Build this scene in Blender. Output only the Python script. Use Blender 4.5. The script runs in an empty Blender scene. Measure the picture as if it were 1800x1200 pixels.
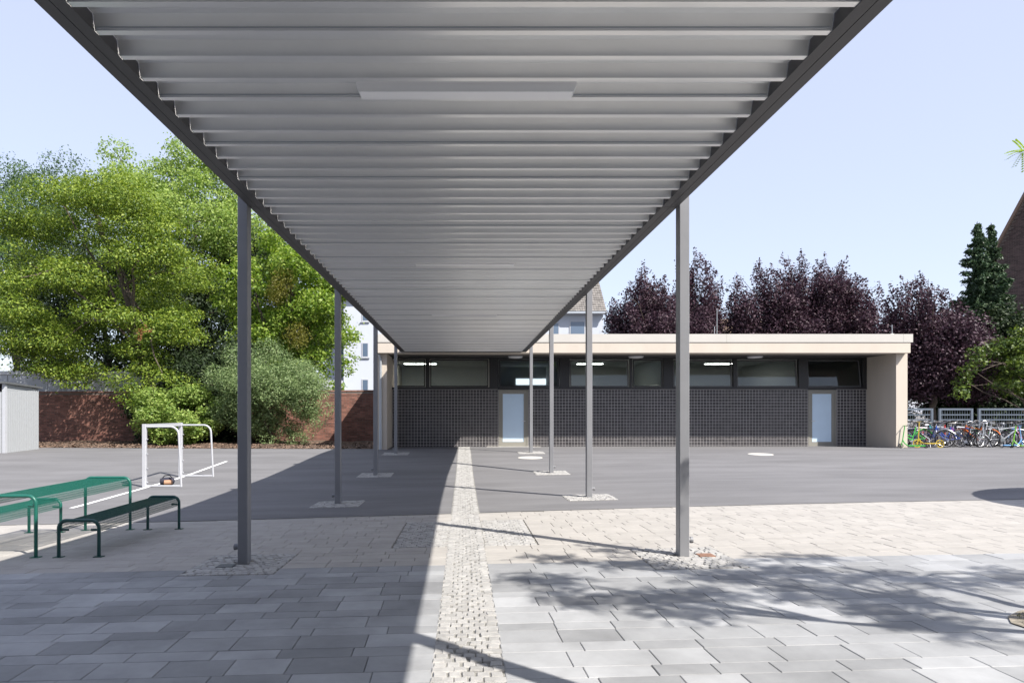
import bpy, math, random
import numpy as np
from mathutils import Vector, Matrix

random.seed(7)
RNG = np.random.default_rng(7)
R = math.radians
scene = bpy.context.scene
COL = scene.collection

# ------------------------------------------------------------------ camera, sky, sun, exposure
CAMH = 1.6
cam_d = bpy.data.cameras.new('camera')
cam_d.sensor_width = 36.0
cam_d.lens = 24.0
cam_d.shift_x = 0.0474
cam_d.shift_y = 0.0689
cam_d.clip_end = 5000
cam_d.clip_start = 0.05
cam = bpy.data.objects.new('camera', cam_d)
cam.location = (0, 0, CAMH)
cam.rotation_euler = (R(90), 0, 0)
COL.objects.link(cam)
scene.camera = cam

SX, SY = 0.70, -0.68                      # horizontal offset towards the sun per metre of height
SUN_EL = math.atan(1 / math.hypot(SX, SY))
SUN_AZ = math.atan2(SX, SY)
world = bpy.data.worlds.new('World')
scene.world = world
world.use_nodes = True
wn = world.node_tree.nodes
bg = wn['Background']
sky = wn.new('ShaderNodeTexSky')
sky.sky_type = 'NISHITA'
sky.sun_disc = False
sky.sun_elevation = SUN_EL
sky.sun_rotation = SUN_AZ
sky.air_density = 1.0
sky.dust_density = 1.0
sky.ozone_density = 1.0
hz_mix = wn.new('ShaderNodeMix')            # even summer haze over the clear-sky model
hz_mix.data_type = 'RGBA'
hz_mix.inputs[0].default_value = 0.78
hz_mix.inputs[7].default_value = (1.80, 1.88, 2.36, 1)
world.node_tree.links.new(sky.outputs[0], hz_mix.inputs[6])
world.node_tree.links.new(hz_mix.outputs[2], bg.inputs[0])
bg.inputs[1].default_value = 0.15
sun_d = bpy.data.lights.new('sun', 'SUN')
sun_d.energy = 3.4
sun_d.angle = R(0.53)
sun_d.color = (1.0, 0.95, 0.88)
sun = bpy.data.objects.new('sun', sun_d)
sun.rotation_euler = Vector((-SX, -SY, -1)).to_track_quat('-Z', 'Y').to_euler()
sun.location = (20, -20, 30)
COL.objects.link(sun)
vs = scene.view_settings
vs.view_transform = 'Standard'
vs.look = 'None'
vs.exposure = 1.4
vs.gamma = 1.0
scene.render.resolution_x, scene.render.resolution_y = 1024, 682

# ------------------------------------------------------------------ materials
def mat(name, col, rough=0.6, metal=0.0, var=0.0, nscale=6.0, bump=0.0, bscale=60.0, rnd=0.0, col2=None, spec=0.5, stretch=None):
    """plain procedural surface: base colour with noise mottling, per-piece variation and fine relief"""
    m = bpy.data.materials.new(name)
    m.use_nodes = True
    nt = m.node_tree
    N, L = nt.nodes, nt.links
    b = N['Principled BSDF']
    b.inputs['Roughness'].default_value = rough
    b.inputs['Metallic'].default_value = metal
    b.inputs['Specular IOR Level'].default_value = spec
    c = tuple(col) + (1,)
    b.inputs['Base Color'].default_value = c
    pos = None
    if var or bump or col2:
        geo = N.new('ShaderNodeNewGeometry')
        pos = geo.outputs['Position']
        if stretch:
            mp = N.new('ShaderNodeMapping')
            mp.inputs['Scale'].default_value = stretch
            L.new(pos, mp.inputs[0])
            pos = mp.outputs[0]
    out = None
    if var or col2:
        no = N.new('ShaderNodeTexNoise')
        no.inputs['Scale'].default_value = nscale
        no.inputs['Detail'].default_value = 6
        no.inputs['Roughness'].default_value = 0.65
        L.new(pos, no.inputs['Vector'])
        ramp = N.new('ShaderNodeValToRGB')
        ramp.color_ramp.elements[0].position = 0.32
        ramp.color_ramp.elements[1].position = 0.68
        a = tuple(max(0, x * (1 - var)) for x in col)
        z = col2 if col2 else tuple(x * (1 + var) for x in col)
        ramp.color_ramp.elements[0].color = a + (1,)
        ramp.color_ramp.elements[1].color = tuple(z) + (1,)
        L.new(no.outputs['Fac'], ramp.inputs[0])
        out = ramp.outputs[0]
    if rnd:
        oi = N.new('ShaderNodeObjectInfo')
        g2 = N.new('ShaderNodeNewGeometry')
        ad = N.new('ShaderNodeMath'); ad.operation = 'ADD'
        L.new(oi.outputs['Random'], ad.inputs[0])
        L.new(g2.outputs['Random Per Island'], ad.inputs[1])
        fr = N.new('ShaderNodeMath'); fr.operation = 'FRACT'
        L.new(ad.outputs[0], fr.inputs[0])
        mr = N.new('ShaderNodeMapRange')
        mr.inputs[3].default_value = 1 - rnd
        mr.inputs[4].default_value = 1 + rnd
        L.new(fr.outputs[0], mr.inputs[0])
        hs = N.new('ShaderNodeHueSaturation')
        if out is None:
            hs.inputs['Color'].default_value = c
        else:
            L.new(out, hs.inputs['Color'])
        L.new(mr.outputs[0], hs.inputs['Value'])
        out = hs.outputs[0]
    if out is not None:
        L.new(out, b.inputs['Base Color'])
    if bump:
        n2 = N.new('ShaderNodeTexNoise')
        n2.inputs['Scale'].default_value = bscale
        n2.inputs['Detail'].default_value = 4
        L.new(pos, n2.inputs['Vector'])
        bp = N.new('ShaderNodeBump')
        bp.inputs['Strength'].default_value = bump
        bp.inputs['Distance'].default_value = 0.01
        L.new(n2.outputs['Fac'], bp.inputs['Height'])
        L.new(bp.outputs[0], b.inputs['Normal'])
    return m

def leaf_mat(name, cols, trans=0.35, rough=0.5):
    m = bpy.data.materials.new(name)
    m.use_nodes = True
    nt = m.node_tree
    N, L = nt.nodes, nt.links
    b = N['Principled BSDF']
    b.inputs['Roughness'].default_value = rough
    b.inputs['Specular IOR Level'].default_value = 0.35
    g2 = N.new('ShaderNodeNewGeometry')
    ramp = N.new('ShaderNodeValToRGB')
    e = ramp.color_ramp.elements
    while len(e) < len(cols):
        e.new(0.5)
    for i, c in enumerate(cols):
        e[i].position = i / (len(cols) - 1)
        e[i].color = tuple(c) + (1,)
    L.new(g2.outputs['Random Per Island'], ramp.inputs[0])
    L.new(ramp.outputs[0], b.inputs['Base Color'])
    tr = N.new('ShaderNodeBsdfTranslucent')
    hs = N.new('ShaderNodeHueSaturation')
    hs.inputs['Value'].default_value = 1.5
    hs.inputs['Saturation'].default_value = 1.1
    L.new(ramp.outputs[0], hs.inputs['Color'])
    L.new(hs.outputs[0], tr.inputs[0])
    mx = N.new('ShaderNodeMixShader')
    mx.inputs[0].default_value = trans
    L.new(b.outputs[0], mx.inputs[1])
    L.new(tr.outputs[0], mx.inputs[2])
    L.new(mx.outputs[0], N['Material Output'].inputs[0])
    return m

def glass_mat(name, tint=(0.75, 0.8, 0.8), rough=0.0, ior=1.5):
    m = bpy.data.materials.new(name)
    m.use_nodes = True
    nt = m.node_tree
    N, L = nt.nodes, nt.links
    N.remove(N['Principled BSDF'])
    t = N.new('ShaderNodeBsdfTransparent'); t.inputs[0].default_value = tuple(tint) + (1,)
    gl = N.new('ShaderNodeBsdfGlossy'); gl.inputs['Roughness'].default_value = rough
    fr = N.new('ShaderNodeFresnel'); fr.inputs[0].default_value = ior
    mx = N.new('ShaderNodeMixShader')
    L.new(fr.outputs[0], mx.inputs[0]); L.new(t.outputs[0], mx.inputs[1]); L.new(gl.outputs[0], mx.inputs[2])
    L.new(mx.outputs[0], N['Material Output'].inputs[0])
    return m

def emit_mat(name, col, s):
    m = bpy.data.materials.new(name)
    m.use_nodes = True
    b = m.node_tree.nodes['Principled BSDF']
    b.inputs['Base Color'].default_value = tuple(col) + (1,)
    b.inputs['Emission Color'].default_value = tuple(col) + (1,)
    b.inputs['Emission Strength'].default_value = s
    return m

M = {}
M['earth'] = mat('earth', (0.16, 0.15, 0.14), 0.95, var=0.2, nscale=0.7)
M['asphalt'] = mat('asphalt', (0.160, 0.158, 0.162), 0.92, var=0.16, nscale=0.8, bump=0.5, bscale=140, spec=0.25, stretch=(0.35, 1.3, 1))
M['bed'] = mat('joint_sand', (0.035, 0.034, 0.034), 0.95, var=0.35, nscale=9)
M['bed_light'] = mat('joint_sand_light', (0.17, 0.16, 0.14), 0.95, var=0.35, nscale=9)
M['bed_gut'] = mat('joint_sand_grey', (0.22, 0.215, 0.20), 0.95, var=0.35, nscale=9)
M['slab'] = mat('grey_slab', (0.280, 0.285, 0.292), 0.78, var=0.20, nscale=1.4, rnd=0.2, bump=0.25, bscale=220, spec=0.35)
M['paver'] = mat('beige_paver', (0.35, 0.333, 0.31), 0.85, var=0.07, nscale=3, rnd=0.05, bump=0.25, bscale=200, spec=0.25)
M['cobble'] = mat('pale_granite', (0.335, 0.328, 0.316), 0.75, var=0.12, nscale=25, rnd=0.13, bump=0.4, bscale=90)
M['concrete'] = mat('concrete', (0.5, 0.48, 0.44), 0.85, var=0.1, nscale=7)
M['paint'] = mat('road_paint', (0.75, 0.75, 0.74), 0.8, var=0.1, nscale=9)
M['mulch'] = mat('bark_mulch', (0.10, 0.066, 0.046), 0.95, var=0.45, nscale=9, bump=1.0, bscale=25)
M['chip'] = mat('bark_chip', (0.16, 0.105, 0.075), 0.9, rnd=0.6)
M['steel'] = mat('anthracite_paint', (0.20, 0.203, 0.215), 0.4, var=0.06, nscale=2)
M['beam'] = mat('beam_paint', (0.055, 0.054, 0.057), 0.5, var=0.06, nscale=2)
M['deck'] = mat('deck_sheet', (0.86, 0.86, 0.85), 0.28, metal=0.52, var=0.03, nscale=1.5, rnd=0.03)
M['lampbody'] = mat('lamp_diffuser', (0.88, 0.88, 0.89), 0.3)
M['black'] = mat('black_plastic', (0.015, 0.015, 0.017), 0.5)
M['rust'] = mat('rusty_lid', (0.22, 0.12, 0.08), 0.8, var=0.25, nscale=20)
M['cream'] = mat('cream_render', (0.49, 0.435, 0.37), 0.85, var=0.05, nscale=1.2, stretch=(1, 1, 0.25))
M['band'] = mat('roof_band', (0.45, 0.43, 0.395), 0.55, var=0.03, nscale=1)
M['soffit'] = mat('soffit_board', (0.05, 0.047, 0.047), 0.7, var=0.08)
M['frame'] = mat('window_frame', (0.018, 0.018, 0.02), 0.45)
M['sash'] = mat('sash_grey', (0.10, 0.10, 0.10), 0.45)
M['grout'] = mat('grout', (0.46, 0.44, 0.43), 0.9, var=0.12, nscale=3)
M['tile'] = mat('dark_tile', (0.050, 0.046, 0.048), 0.38, rnd=0.3)
M['glass'] = glass_mat('window_glass')
M['doorglass'] = mat('frosted_glass', (0.52, 0.66, 0.80), 0.35, var=0.04, nscale=1.5)
M['doorframe'] = mat('door_frame', (0.235, 0.225, 0.195), 0.5)
M['metal'] = mat('bright_metal', (0.6, 0.6, 0.62), 0.3, metal=0.9)
M['zinc'] = mat('zinc_pipe', (0.42, 0.45, 0.48), 0.45, metal=0.5)
M['inside'] = mat('inside_wall', (0.56, 0.57, 0.56), 0.8)
M['insidef'] = mat('inside_floor', (0.2, 0.2, 0.2), 0.7)
M['striplight'] = emit_mat('strip_light_tube', (1, 0.97, 0.9), 11.0)
M['skyglow'] = emit_mat('sky_glow_pane', (0.85, 0.9, 1.0), 0.8)  # glowing pane standing in for sky seen through the rear wall
M['brick'] = mat('red_brick', (0.19, 0.085, 0.062), 0.85, var=0.25, nscale=2.5, rnd=0.35)
M['mortar'] = mat('mortar', (0.15, 0.125, 0.11), 0.95, var=0.2, nscale=4)
M['coping'] = mat('brick_coping', (0.20, 0.11, 0.085), 0.9, rnd=0.2)
M['darkbrick'] = mat('dark_brick', (0.075, 0.05, 0.045), 0.9, rnd=0.35)
M['panel'] = mat('grey_panel', (0.38, 0.40, 0.43), 0.5, var=0.05, nscale=1)
M['panel_top'] = mat('grey_coping', (0.5, 0.51, 0.53), 0.5)
M['shed'] = mat('shed_sheet', (0.33, 0.345, 0.36), 0.45, var=0.03)
M['shedroof'] = mat('shed_roof', (0.10, 0.105, 0.11), 0.6)
M['white'] = mat('white_paint', (0.42, 0.43, 0.455), 0.35, var=0.03)
M['housewall'] = mat('white_render', (0.46, 0.49, 0.545), 0.9, var=0.03, nscale=0.5)
M['rooftile'] = mat('roof_tile', (0.20, 0.185, 0.17), 0.8, rnd=0.2, var=0.15, nscale=1.5)
M['rooftile2'] = mat('roof_tile_brown', (0.17, 0.115, 0.085), 0.8, rnd=0.2)
M['winpane'] = mat('far_pane', (0.10, 0.14, 0.20), 0.06, spec=0.8)
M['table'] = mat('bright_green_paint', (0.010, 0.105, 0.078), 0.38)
M['bench'] = mat('shaded_green_paint', (0.006, 0.055, 0.05), 0.38)  # darker copy of the table green, canopy shade put into the colour
M['tyre'] = mat('tyre_rubber', (0.018, 0.018, 0.018), 0.75)
M['bark'] = mat('bark', (0.09, 0.07, 0.055), 0.95, var=0.3, nscale=9, bump=0.8, bscale=20)
M['fence'] = mat('galvanised', (0.11, 0.135, 0.17), 0.5, metal=0.2)
M['grassy'] = mat('soil_grass', (0.22, 0.195, 0.155), 0.95, var=0.5, nscale=18, bump=1, bscale=40)
M['blade'] = mat('grass_blade', (0.13, 0.135, 0.06), 0.8, rnd=0.5)
M['parasol'] = mat('parasol_cloth', (0.6, 0.58, 0.52), 0.9)
M['leaf_yellow'] = leaf_mat('leaf_yellow_green', [(0.045, 0.09, 0.014), (0.15, 0.22, 0.03), (0.28, 0.34, 0.055)], 0.3)
M['leaf_light'] = leaf_mat('leaf_light_green', [(0.12, 0.20, 0.04), (0.23, 0.32, 0.075), (0.38, 0.46, 0.14)], 0.42)
M['leaf_blue'] = leaf_mat('leaf_blue_green', [(0.045, 0.09, 0.03), (0.075, 0.13, 0.05), (0.11, 0.17, 0.07)], 0.3)
M['leaf_mid'] = leaf_mat('leaf_mid_green', [(0.08, 0.15, 0.02), (0.17, 0.26, 0.035), (0.34, 0.42, 0.09)], 0.4)
M['leaf_willow'] = leaf_mat('leaf_grey_green', [(0.10, 0.16, 0.06), (0.18, 0.25, 0.10), (0.29, 0.36, 0.17)], 0.32)
M['leaf_shaded'] = leaf_mat('leaf_shaded', [(0.014, 0.026, 0.010), (0.022, 0.040, 0.013), (0.036, 0.058, 0.017)], 0.15, 0.65)  # dark foliage green with the shade of neighbouring crowns put into the colour
M['leaf_purple'] = leaf_mat('leaf_purple', [(0.020, 0.009, 0.015), (0.045, 0.021, 0.033), (0.10, 0.058, 0.078)], 0.18, 0.6)
M['needle'] = leaf_mat('needle', [(0.02, 0.045, 0.022), (0.04, 0.075, 0.035), (0.075, 0.115, 0.05)], 0.12)
M['leaf_olive'] = leaf_mat('leaf_olive', [(0.12, 0.12, 0.02), (0.18, 0.17, 0.03)], 0.3)
M['leaf_dead'] = leaf_mat('leaf_dead', [(0.22, 0.10, 0.04), (0.30, 0.15, 0.07)], 0.3)
M['leaf_elder'] = leaf_mat('leaf_elder', [(0.03, 0.06, 0.012), (0.07, 0.11, 0.02), (0.15, 0.20, 0.035)], 0.25)
M['leaf_locust'] = leaf_mat('leaf_locust', [(0.16, 0.24, 0.02), (0.26, 0.34, 0.04)], 0.45)

# ------------------------------------------------------------------ mesh helpers
class MB:
    def __init__(s):
        s.v, s.f = [], []
    def add(s, vs, fs):
        o = len(s.v)
        s.v += [tuple(p) for p in vs]
        s.f += [tuple(i + o for i in f) for f in fs]
        return s
    def box(s, x0, x1, y0, y1, z0, z1):
        return s.add([(x0, y0, z0), (x1, y0, z0), (x1, y1, z0), (x0, y1, z0), (x0, y0, z1), (x1, y0, z1), (x1, y1, z1), (x0, y1, z1)],
                     [(0, 3, 2, 1), (4, 5, 6, 7), (0, 1, 5, 4), (1, 2, 6, 5), (2, 3, 7, 6), (3, 0, 4, 7)])
    def cbox(s, x0, x1, y0, y1, z0, z1, c=0.006):
        """box with chamfered vertical edges"""
        p = [(x0 + c, y0), (x1 - c, y0), (x1, y0 + c), (x1, y1 - c), (x1 - c, y1), (x0 + c, y1), (x0, y1 - c), (x0, y0 + c)]
        n = 8
        vs_ = [(a, b, z0) for a, b in p] + [(a, b, z1) for a, b in p]
        return s.add(vs_, [tuple(range(n - 1, -1, -1)), tuple(range(n, 2 * n))] + [(i, (i + 1) % n, n + (i + 1) % n, n + i) for i in range(n)])
    def tube(s, pts, r, n=8, caps=True):
        pts = [Vector(p) for p in pts]
        rs = r if isinstance(r, (list, tuple)) else [r] * len(pts)
        rings = []
        prev = None
        for i, p in enumerate(pts):
            d = (pts[min(i + 1, len(pts) - 1)] - pts[max(i - 1, 0)])
            if d.length < 1e-9:
                d = Vector((0, 0, 1))
            d.normalize()
            a = prev if prev is not None else (Vector((1, 0, 0)) if abs(d.x) < 0.8 else Vector((0, 1, 0)))
            u = a - d * a.dot(d)
            if u.length < 1e-6:
                u = d.orthogonal()
            u.normalize()
            prev = u
            w = d.cross(u)
            rings.append([p + (u * math.cos(t) + w * math.sin(t)) * rs[i] for t in [2 * math.pi * k / n for k in range(n)]])
        vs_ = [q for ring in rings for q in ring]
        fs = []
        for i in range(len(rings) - 1):
            for k in range(n):
                a, b = i * n + k, i * n + (k + 1) % n
                fs.append((a, b, b + n, a + n))
        if caps:
            fs.append(tuple(range(n - 1, -1, -1)))
            fs.append(tuple(len(vs_) - n + k for k in range(n)))
        return s.add(vs_, fs)
    def bar(s, a, b, t, h=None):
        return s.tube([a, b], t * 0.7071, 4)
    def lathe(s, prof, c, n=20, axis='z'):
        vs_ = []
        for (r, h) in prof:
            for k in range(n):
                t = 2 * math.pi * k / n
                if axis == 'z':
                    vs_.append((c[0] + r * math.cos(t), c[1] + r * math.sin(t), c[2] + h))
                elif axis == 'y':
                    vs_.append((c[0] + r * math.cos(t), c[1] + h, c[2] + r * math.sin(t)))
                else:
                    vs_.append((c[0] + h, c[1] + r * math.cos(t), c[2] + r * math.sin(t)))
        fs = []
        for i in range(len(prof) - 1):
            for k in range(n):
                a, b = i * n + k, i * n + (k + 1) % n
                fs.append((a, b, b + n, a + n))
        fs.append(tuple(range(n - 1, -1, -1)))
        fs.append(tuple(len(vs_) - n + k for k in range(n)))
        return s.add(vs_, fs)
    def mesh(s, name, m, smooth=False):
        me = bpy.data.meshes.new(name)
        me.from_pydata(s.v, [], s.f)
        me.materials.append(m)
        if smooth:
            me.polygons.foreach_set('use_smooth', [True] * len(me.polygons))
            me.set_sharp_from_angle(angle=R(40))
        me.update()
        return me
    def build(s, name, m, parent=None, smooth=False):
        return link(name, s.mesh(name, m, smooth), parent)

def link(name, me, parent=None):
    o = bpy.data.objects.new(name, me)
    COL.objects.link(o)
    if parent is not None:
        o.parent = parent
    return o
def np_mesh(name, verts, nper, m, parent=None, smooth=False):
    """verts: (n*nper,3); every nper consecutive verts one polygon"""
    me = bpy.data.meshes.new(name)
    n = len(verts) // nper
    me.vertices.add(len(verts))
    me.vertices.foreach_set('co', np.asarray(verts, dtype=np.float32).ravel())
    me.loops.add(len(verts))
    me.loops.foreach_set('vertex_index', np.arange(len(verts), dtype=np.int32))
    me.polygons.add(n)
    me.polygons.foreach_set('loop_start', np.arange(0, len(verts), nper, dtype=np.int32))
    me.materials.append(m)
    me.update(calc_edges=True)
    return link(name, me, parent)
def thing(name, label, cat, loc=(0, 0, 0), rz=0, group=None):
    o = bpy.data.objects.new(name, None)
    o.empty_display_size = 0.2
    COL.objects.link(o)
    o.location = loc
    o.rotation_euler = (0, 0, rz)
    o['label'] = label
    o['category'] = cat
    if group:
        o['group'] = group
    return o
def tag(o, label, cat, group=None):
    o['label'] = label
    o['category'] = cat
    if group:
        o['group'] = group
    return o
def struct(o, kind='structure'):
    o['kind'] = kind
    return o

# ------------------------------------------------------------------ the lie of the ground
_ys = np.arange(-60, 140, 0.1)
_p = np.interp(_ys, [-60, 0, 3.8, 7.3, 12.8, 18.3, 23.9, 26, 28, 36, 140], [.06, .055, .05, .018, -.08, -.085, .165, .185, .185, .2, .2])
_t = np.interp(_ys, [-60, 3.8, 7.3, 12.8, 18.3, 23.9, 28, 140], [.0155, .0155, .0155, .029, .013, .0085, .002, .0])
_k = np.ones(17) / 17
_p = np.convolve(np.pad(_p, 8, 'edge'), _k, 'valid')
_t = np.convolve(np.pad(_t, 8, 'edge'), _k, 'valid')
def g(x, y):
    i = (y + 60) * 10
    i = min(max(i, 0), len(_ys) - 2)
    a = int(i); f = i - a
    return _p[a] * (1 - f) + _p[a + 1] * f + (_t[a] * (1 - f) + _t[a + 1] * f) * 9 * math.tanh(x / 9)
def gnorm(x, y):
    e = 0.1
    return Vector((-(g(x + e, y) - g(x - e, y)) / (2 * e), -(g(x, y + e) - g(x, y - e)) / (2 * e), 1)).normalized()
def at(u, v):
    """ground point seen at photograph pixel (u, v)"""
    d = 1200 * 1.6 / (v - 724)
    for _ in range(40):
        X = (u - 814.6) / 1200 * d
        d = 0.5 * d + 0.5 * 1200 * (CAMH - g(X, d)) / (v - 724)
    return ((u - 814.6) / 1200 * d, d)

def sheet(name, xs, rows, dz, m, parent=None):
    """xs: list of x; rows(x) -> list of y (same length for all x)"""
    vs_, fs = [], []
    n = None
    for x in xs:
        r = rows(x)
        n = len(r)
        vs_ += [(x, y, g(x, y) + dz) for y in r]
    for i in range(len(xs) - 1):
        for k in range(n - 1):
            a = i * n + k
            fs.append((a, a + n, a + n + 1, a + 1))
    mb = MB(); mb.v = vs_; mb.f = fs
    o = mb.build(name, m, parent, smooth=True)
    return o
def frange(a, b, n):
    return [a + (b - a) * i / n for i in range(n + 1)]

YB0, YBS = 7.10, 0.030          # grey slabs end / pale paving begins: y = YB0 + YBS x
YA0, YAS = 11.117, 0.043          # pale paving ends / asphalt begins
yb = lambda x: YB0 + YBS * x
ya = lambda x: YA0 + YAS * x

far = [-2500, -900, -300, -120] + frange(-60, 60, 60) + [120, 300, 900, 2500]
fary = [-2500, -900, -300, -100, -40] + frange(-20, 60, 100) + [90, 150, 300, 900, 2500]
struct(sheet('ground', far, lambda x: fary, -0.07, M['earth']))
AX = frange(-60, 60, 160)
struct(sheet('asphalt_yard', AX, lambda x: [ya(x) + t for t in frange(0, 58, 116)], 0.006, M['asphalt']))
slab_bed = struct(sheet('slab_pavement', frange(-16, 18, 60), lambda x: [yb(x) - t for t in frange(17, 0, 40)], -0.012, M['bed']))
pale_bed = struct(sheet('pale_pavement', frange(-16, 18, 60), lambda x: [yb(x) + (ya(x) + .3 - yb(x)) * t for t in frange(0.0, 1, 20)] if ya(x) > yb(x) else [yb(x)] * 21, -0.012, M['bed_light']))

def infr(x, y, z=0.0, m=1.03):
    if y < 1.0:
        return False
    u = 814.6 + x / y * 1200; v = 724 - (z - CAMH) / y * 1200
    return -40 < u < 1840 and v < 1250

# unit pieces shared between alike pavers
_slabmesh = {}
def slab_verts(w, h, c=0.004, t=0.05):
    a, b = w / 2, h / 2
    ring = lambda dx, dy, z: [(-a + dx, -b + dy, z), (a - dx, -b + dy, z), (a - dx, b - dy, z), (-a + dx, b - dy, z)]
    vs_ = ring(c, c, 0) + ring(0, 0, -c) + ring(0, 0, -t)
    fs = [(0, 1, 2, 3)] + [(4 + i, 4 + (i + 1) % 4, (i + 1) % 4, i) for i in range(4)] + [(8 + i, 8 + (i + 1) % 4, 4 + (i + 1) % 4, 4 + i) for i in range(4)]
    return vs_, fs
def surf_matrix(x, y, ang, dz=0.0, tilt=0.0):
    n = gnorm(x, y)
    if tilt:
        n = (n + Vector((random.gauss(0, tilt), random.gauss(0, tilt), 0))).normalized()
    xd = Vector((math.cos(ang), math.sin(ang), 0))
    xd = (xd - n * xd.dot(n)).normalized()
    yd = n.cross(xd)
    m = Matrix((xd, yd, n)).transposed().to_4x4()
    m.translation = (x, y, g(x, y) + dz)
    return m
def lay(pieces, meshes, name, m, parent, limit=300, gain=None):
    """pieces: (key, matrix); the nearest `limit` in view become objects, the rest one joined part"""
    vis, rest = [], []
    for k, mx in pieces:
        p = mx.translation
        (vis if infr(p.x, p.y, p.z) else rest).append((k, mx))
    vis.sort(key=lambda q: q[1].translation.y)
    rest += vis[limit:]
    vis = vis[:limit]
    cache = {}
    for k, mx in vis:
        if k not in cache:
            mb = MB(); mb.add(*meshes[k]); cache[k] = mb.mesh(name, m)
        o = bpy.data.objects.new(name, cache[k])
        o.matrix_world = mx
        COL.objects.link(o)
        o.parent = parent
    if rest:
        mb = MB()
        for k, mx in rest:
            vs_, fs = meshes[k]
            mb.add([mx @ Vector(q) for q in vs_], fs)
        o = mb.build(name + 's', m, parent)
        o['kind'] = 'stuff'

GUT0, GUT1 = -0.185, 0.245       # cobbled gutter along the walkway
COLX, COLY = 2.36, [2.12, 7.37, 12.87, 18.37, 23.87]
def courses(q0, q1, tall, short):
    out, q, i = [], q0, 0
    while q < q1:
        h = tall if i % 2 == 0 else short
        out.append((q, q + h)); q += h; i += 1
    return out
slab_c = [(-b, -a) for a, b in courses(0.0, 10.0, 0.275, 0.175)]
pale_c = courses(0.0, 6.2, 0.23, 0.165)
# square cut-outs: (x0, x1, q0, q1) where q = y - yb(x), snapped to course joints
def snap(q, cs):
    return min([c for p in cs for c in p], key=lambda c: abs(c - q))
allc = slab_c + pale_c
cuts = []
for sx in (-1, 1):
    for cy in COLY[:2]:
        q = cy - yb(sx * COLX)
        cuts.append((sx * COLX - .47, sx * COLX + .47, snap(q - .58, allc), snap(q + .40, allc)))
cuts.append((-0.86, 0.90, snap(8.05 - YB0, allc), snap(10.25 - YB0, allc)))
def lay_paving(cs, lens, joint, name, m, parent, xmin, xmax, ylim=None, topdz=0.0, tilt=0.0):
    pieces, meshes = [], {}
    ang = math.atan(YBS)
    for (q0, q1) in cs:
        runs = [(xmin, GUT0), (GUT1, xmax)]
        for (a, b, c, d) in cuts:
            if q0 < d - 1e-4 and q1 > c + 1e-4:
                nr = []
                for (r0, r1) in runs:
                    if b <= r0 or a >= r1:
                        nr.append((r0, r1))
                    else:
                        if a - r0 > .06: nr.append((r0, a))
                        if r1 - b > .06: nr.append((b, r1))
                runs = nr
        for (r0, r1) in runs:
            # start from the end that is a fixed edge
            x = r0
            seq = []
            while r1 - x > 1e-6:
                L_ = random.choice(lens)
                if r1 - x - L_ < min(lens) * .6:
                    L_ = r1 - x
                    if L_ > max(lens) * 1.2:
                        L_ /= 2
                seq.append((x, x + L_)); x += L_
            if r0 == xmin:
                seq = [(r0 + r1 - b, r0 + r1 - a) for a, b in seq]
            for (a, b) in seq:
                cx = (a + b) / 2; cy = yb(cx) + (q0 + q1) / 2
                if ylim and cy > ylim(cx):
                    continue
                key = (round(b - a, 3), round(q1 - q0, 3))
                if key not in meshes:
                    meshes[key] = slab_verts(key[0] - joint, key[1] - joint)
                pieces.append((key, surf_matrix(cx, cy, ang, topdz + random.gauss(0, .0008), tilt)))
    lay(pieces, meshes, name, m, parent)
lay_paving(slab_c, [.36, .42, .48, .54], 0.0038, 'paving_slab', M['slab'], slab_bed, -11, 13, tilt=0.002)
lay_paving(pale_c, [.25, .30, .36, .45], 0.0035, 'pale_paver', M['paver'], pale_bed, -11, 13, ylim=lambda x: ya(x) + .1, tilt=0.002)

# granite setts: six irregular shapes
sett = {}
for k in range(6):
    a = 0.0365 + 0.004 * random.random(); b = 0.0365 + 0.0035 * random.random(); c = 0.008
    jit = lambda s_=0.004: random.uniform(-s_, s_)
    base = [(-a + jit(), -b + jit()), (a + jit(), -b + jit()), (a + jit(), b + jit()), (-a + jit(), b + jit())]
    top = [(x * .86, y * .86) for x, y in base]
    vs_ = [(x, y, jit(.002)) for x, y in top] + [(x, y, -c) for x, y in base] + [(x, y, -.05) for x, y in base]
    fs = [(0, 1, 2, 3)] + [(4 + i, 4 + (i + 1) % 4, (i + 1) % 4, i) for i in range(4)] + [(8 + i, 8 + (i + 1) % 4, 4 + (i + 1) % 4, 4 + i) for i in range(4)]
    sett[k] = (vs_, fs)
def sett_grid(x0, x1, y0, y1, skip=None, ang=0.0, rows=0.081, slope=0.0, dz=0.004):
    out = []
    ny = max(1, round((y1 - y0) / rows)); nx = max(1, round((x1 - x0) / .079))
    for j in range(ny):
        off = (0.5 if j % 2 else 0.0)
        for i in range(nx + (1 if off else 0)):
            x = x0 + (x1 - x0) * (i + .5 - off) / nx + random.gauss(0, .004)
            if x < x0 + .02 or x > x1 - .02:
                x = min(max(x, x0 + .03), x1 - .03)
            y = y0 + (y1 - y0) * (j + .5) / ny + slope * x + random.gauss(0, .004)
            if skip and skip(x, y):
                continue
            out.append((random.randrange(6), surf_matrix(x, y, ang + random.gauss(0, .05) + random.choice((0, math.pi)), dz + random.gauss(0, .003), .03)))
    return out
gutter = struct(sheet('cobble_gutter', frange(GUT0 - .02, GUT1 + .02, 2), lambda x: frange(-2, 11.0, 70) + frange(11.05, 27.7, 90), -0.006, M['bed_gut']))
for _v in gutter.data.vertices:
    if _v.co.y > 11.03:
        _v.co.z += .0145
gp = sett_grid(GUT0, GUT1, -2, 27.6)
for _k, _m in gp:
    if _m.translation.y > YA0 - .1:
        _m.translation.z += .008
cx0, cx1, cq0, cq1 = cuts[-1]
sk = lambda x, y: GUT0 - .02 < x < GUT1 + .02
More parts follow.
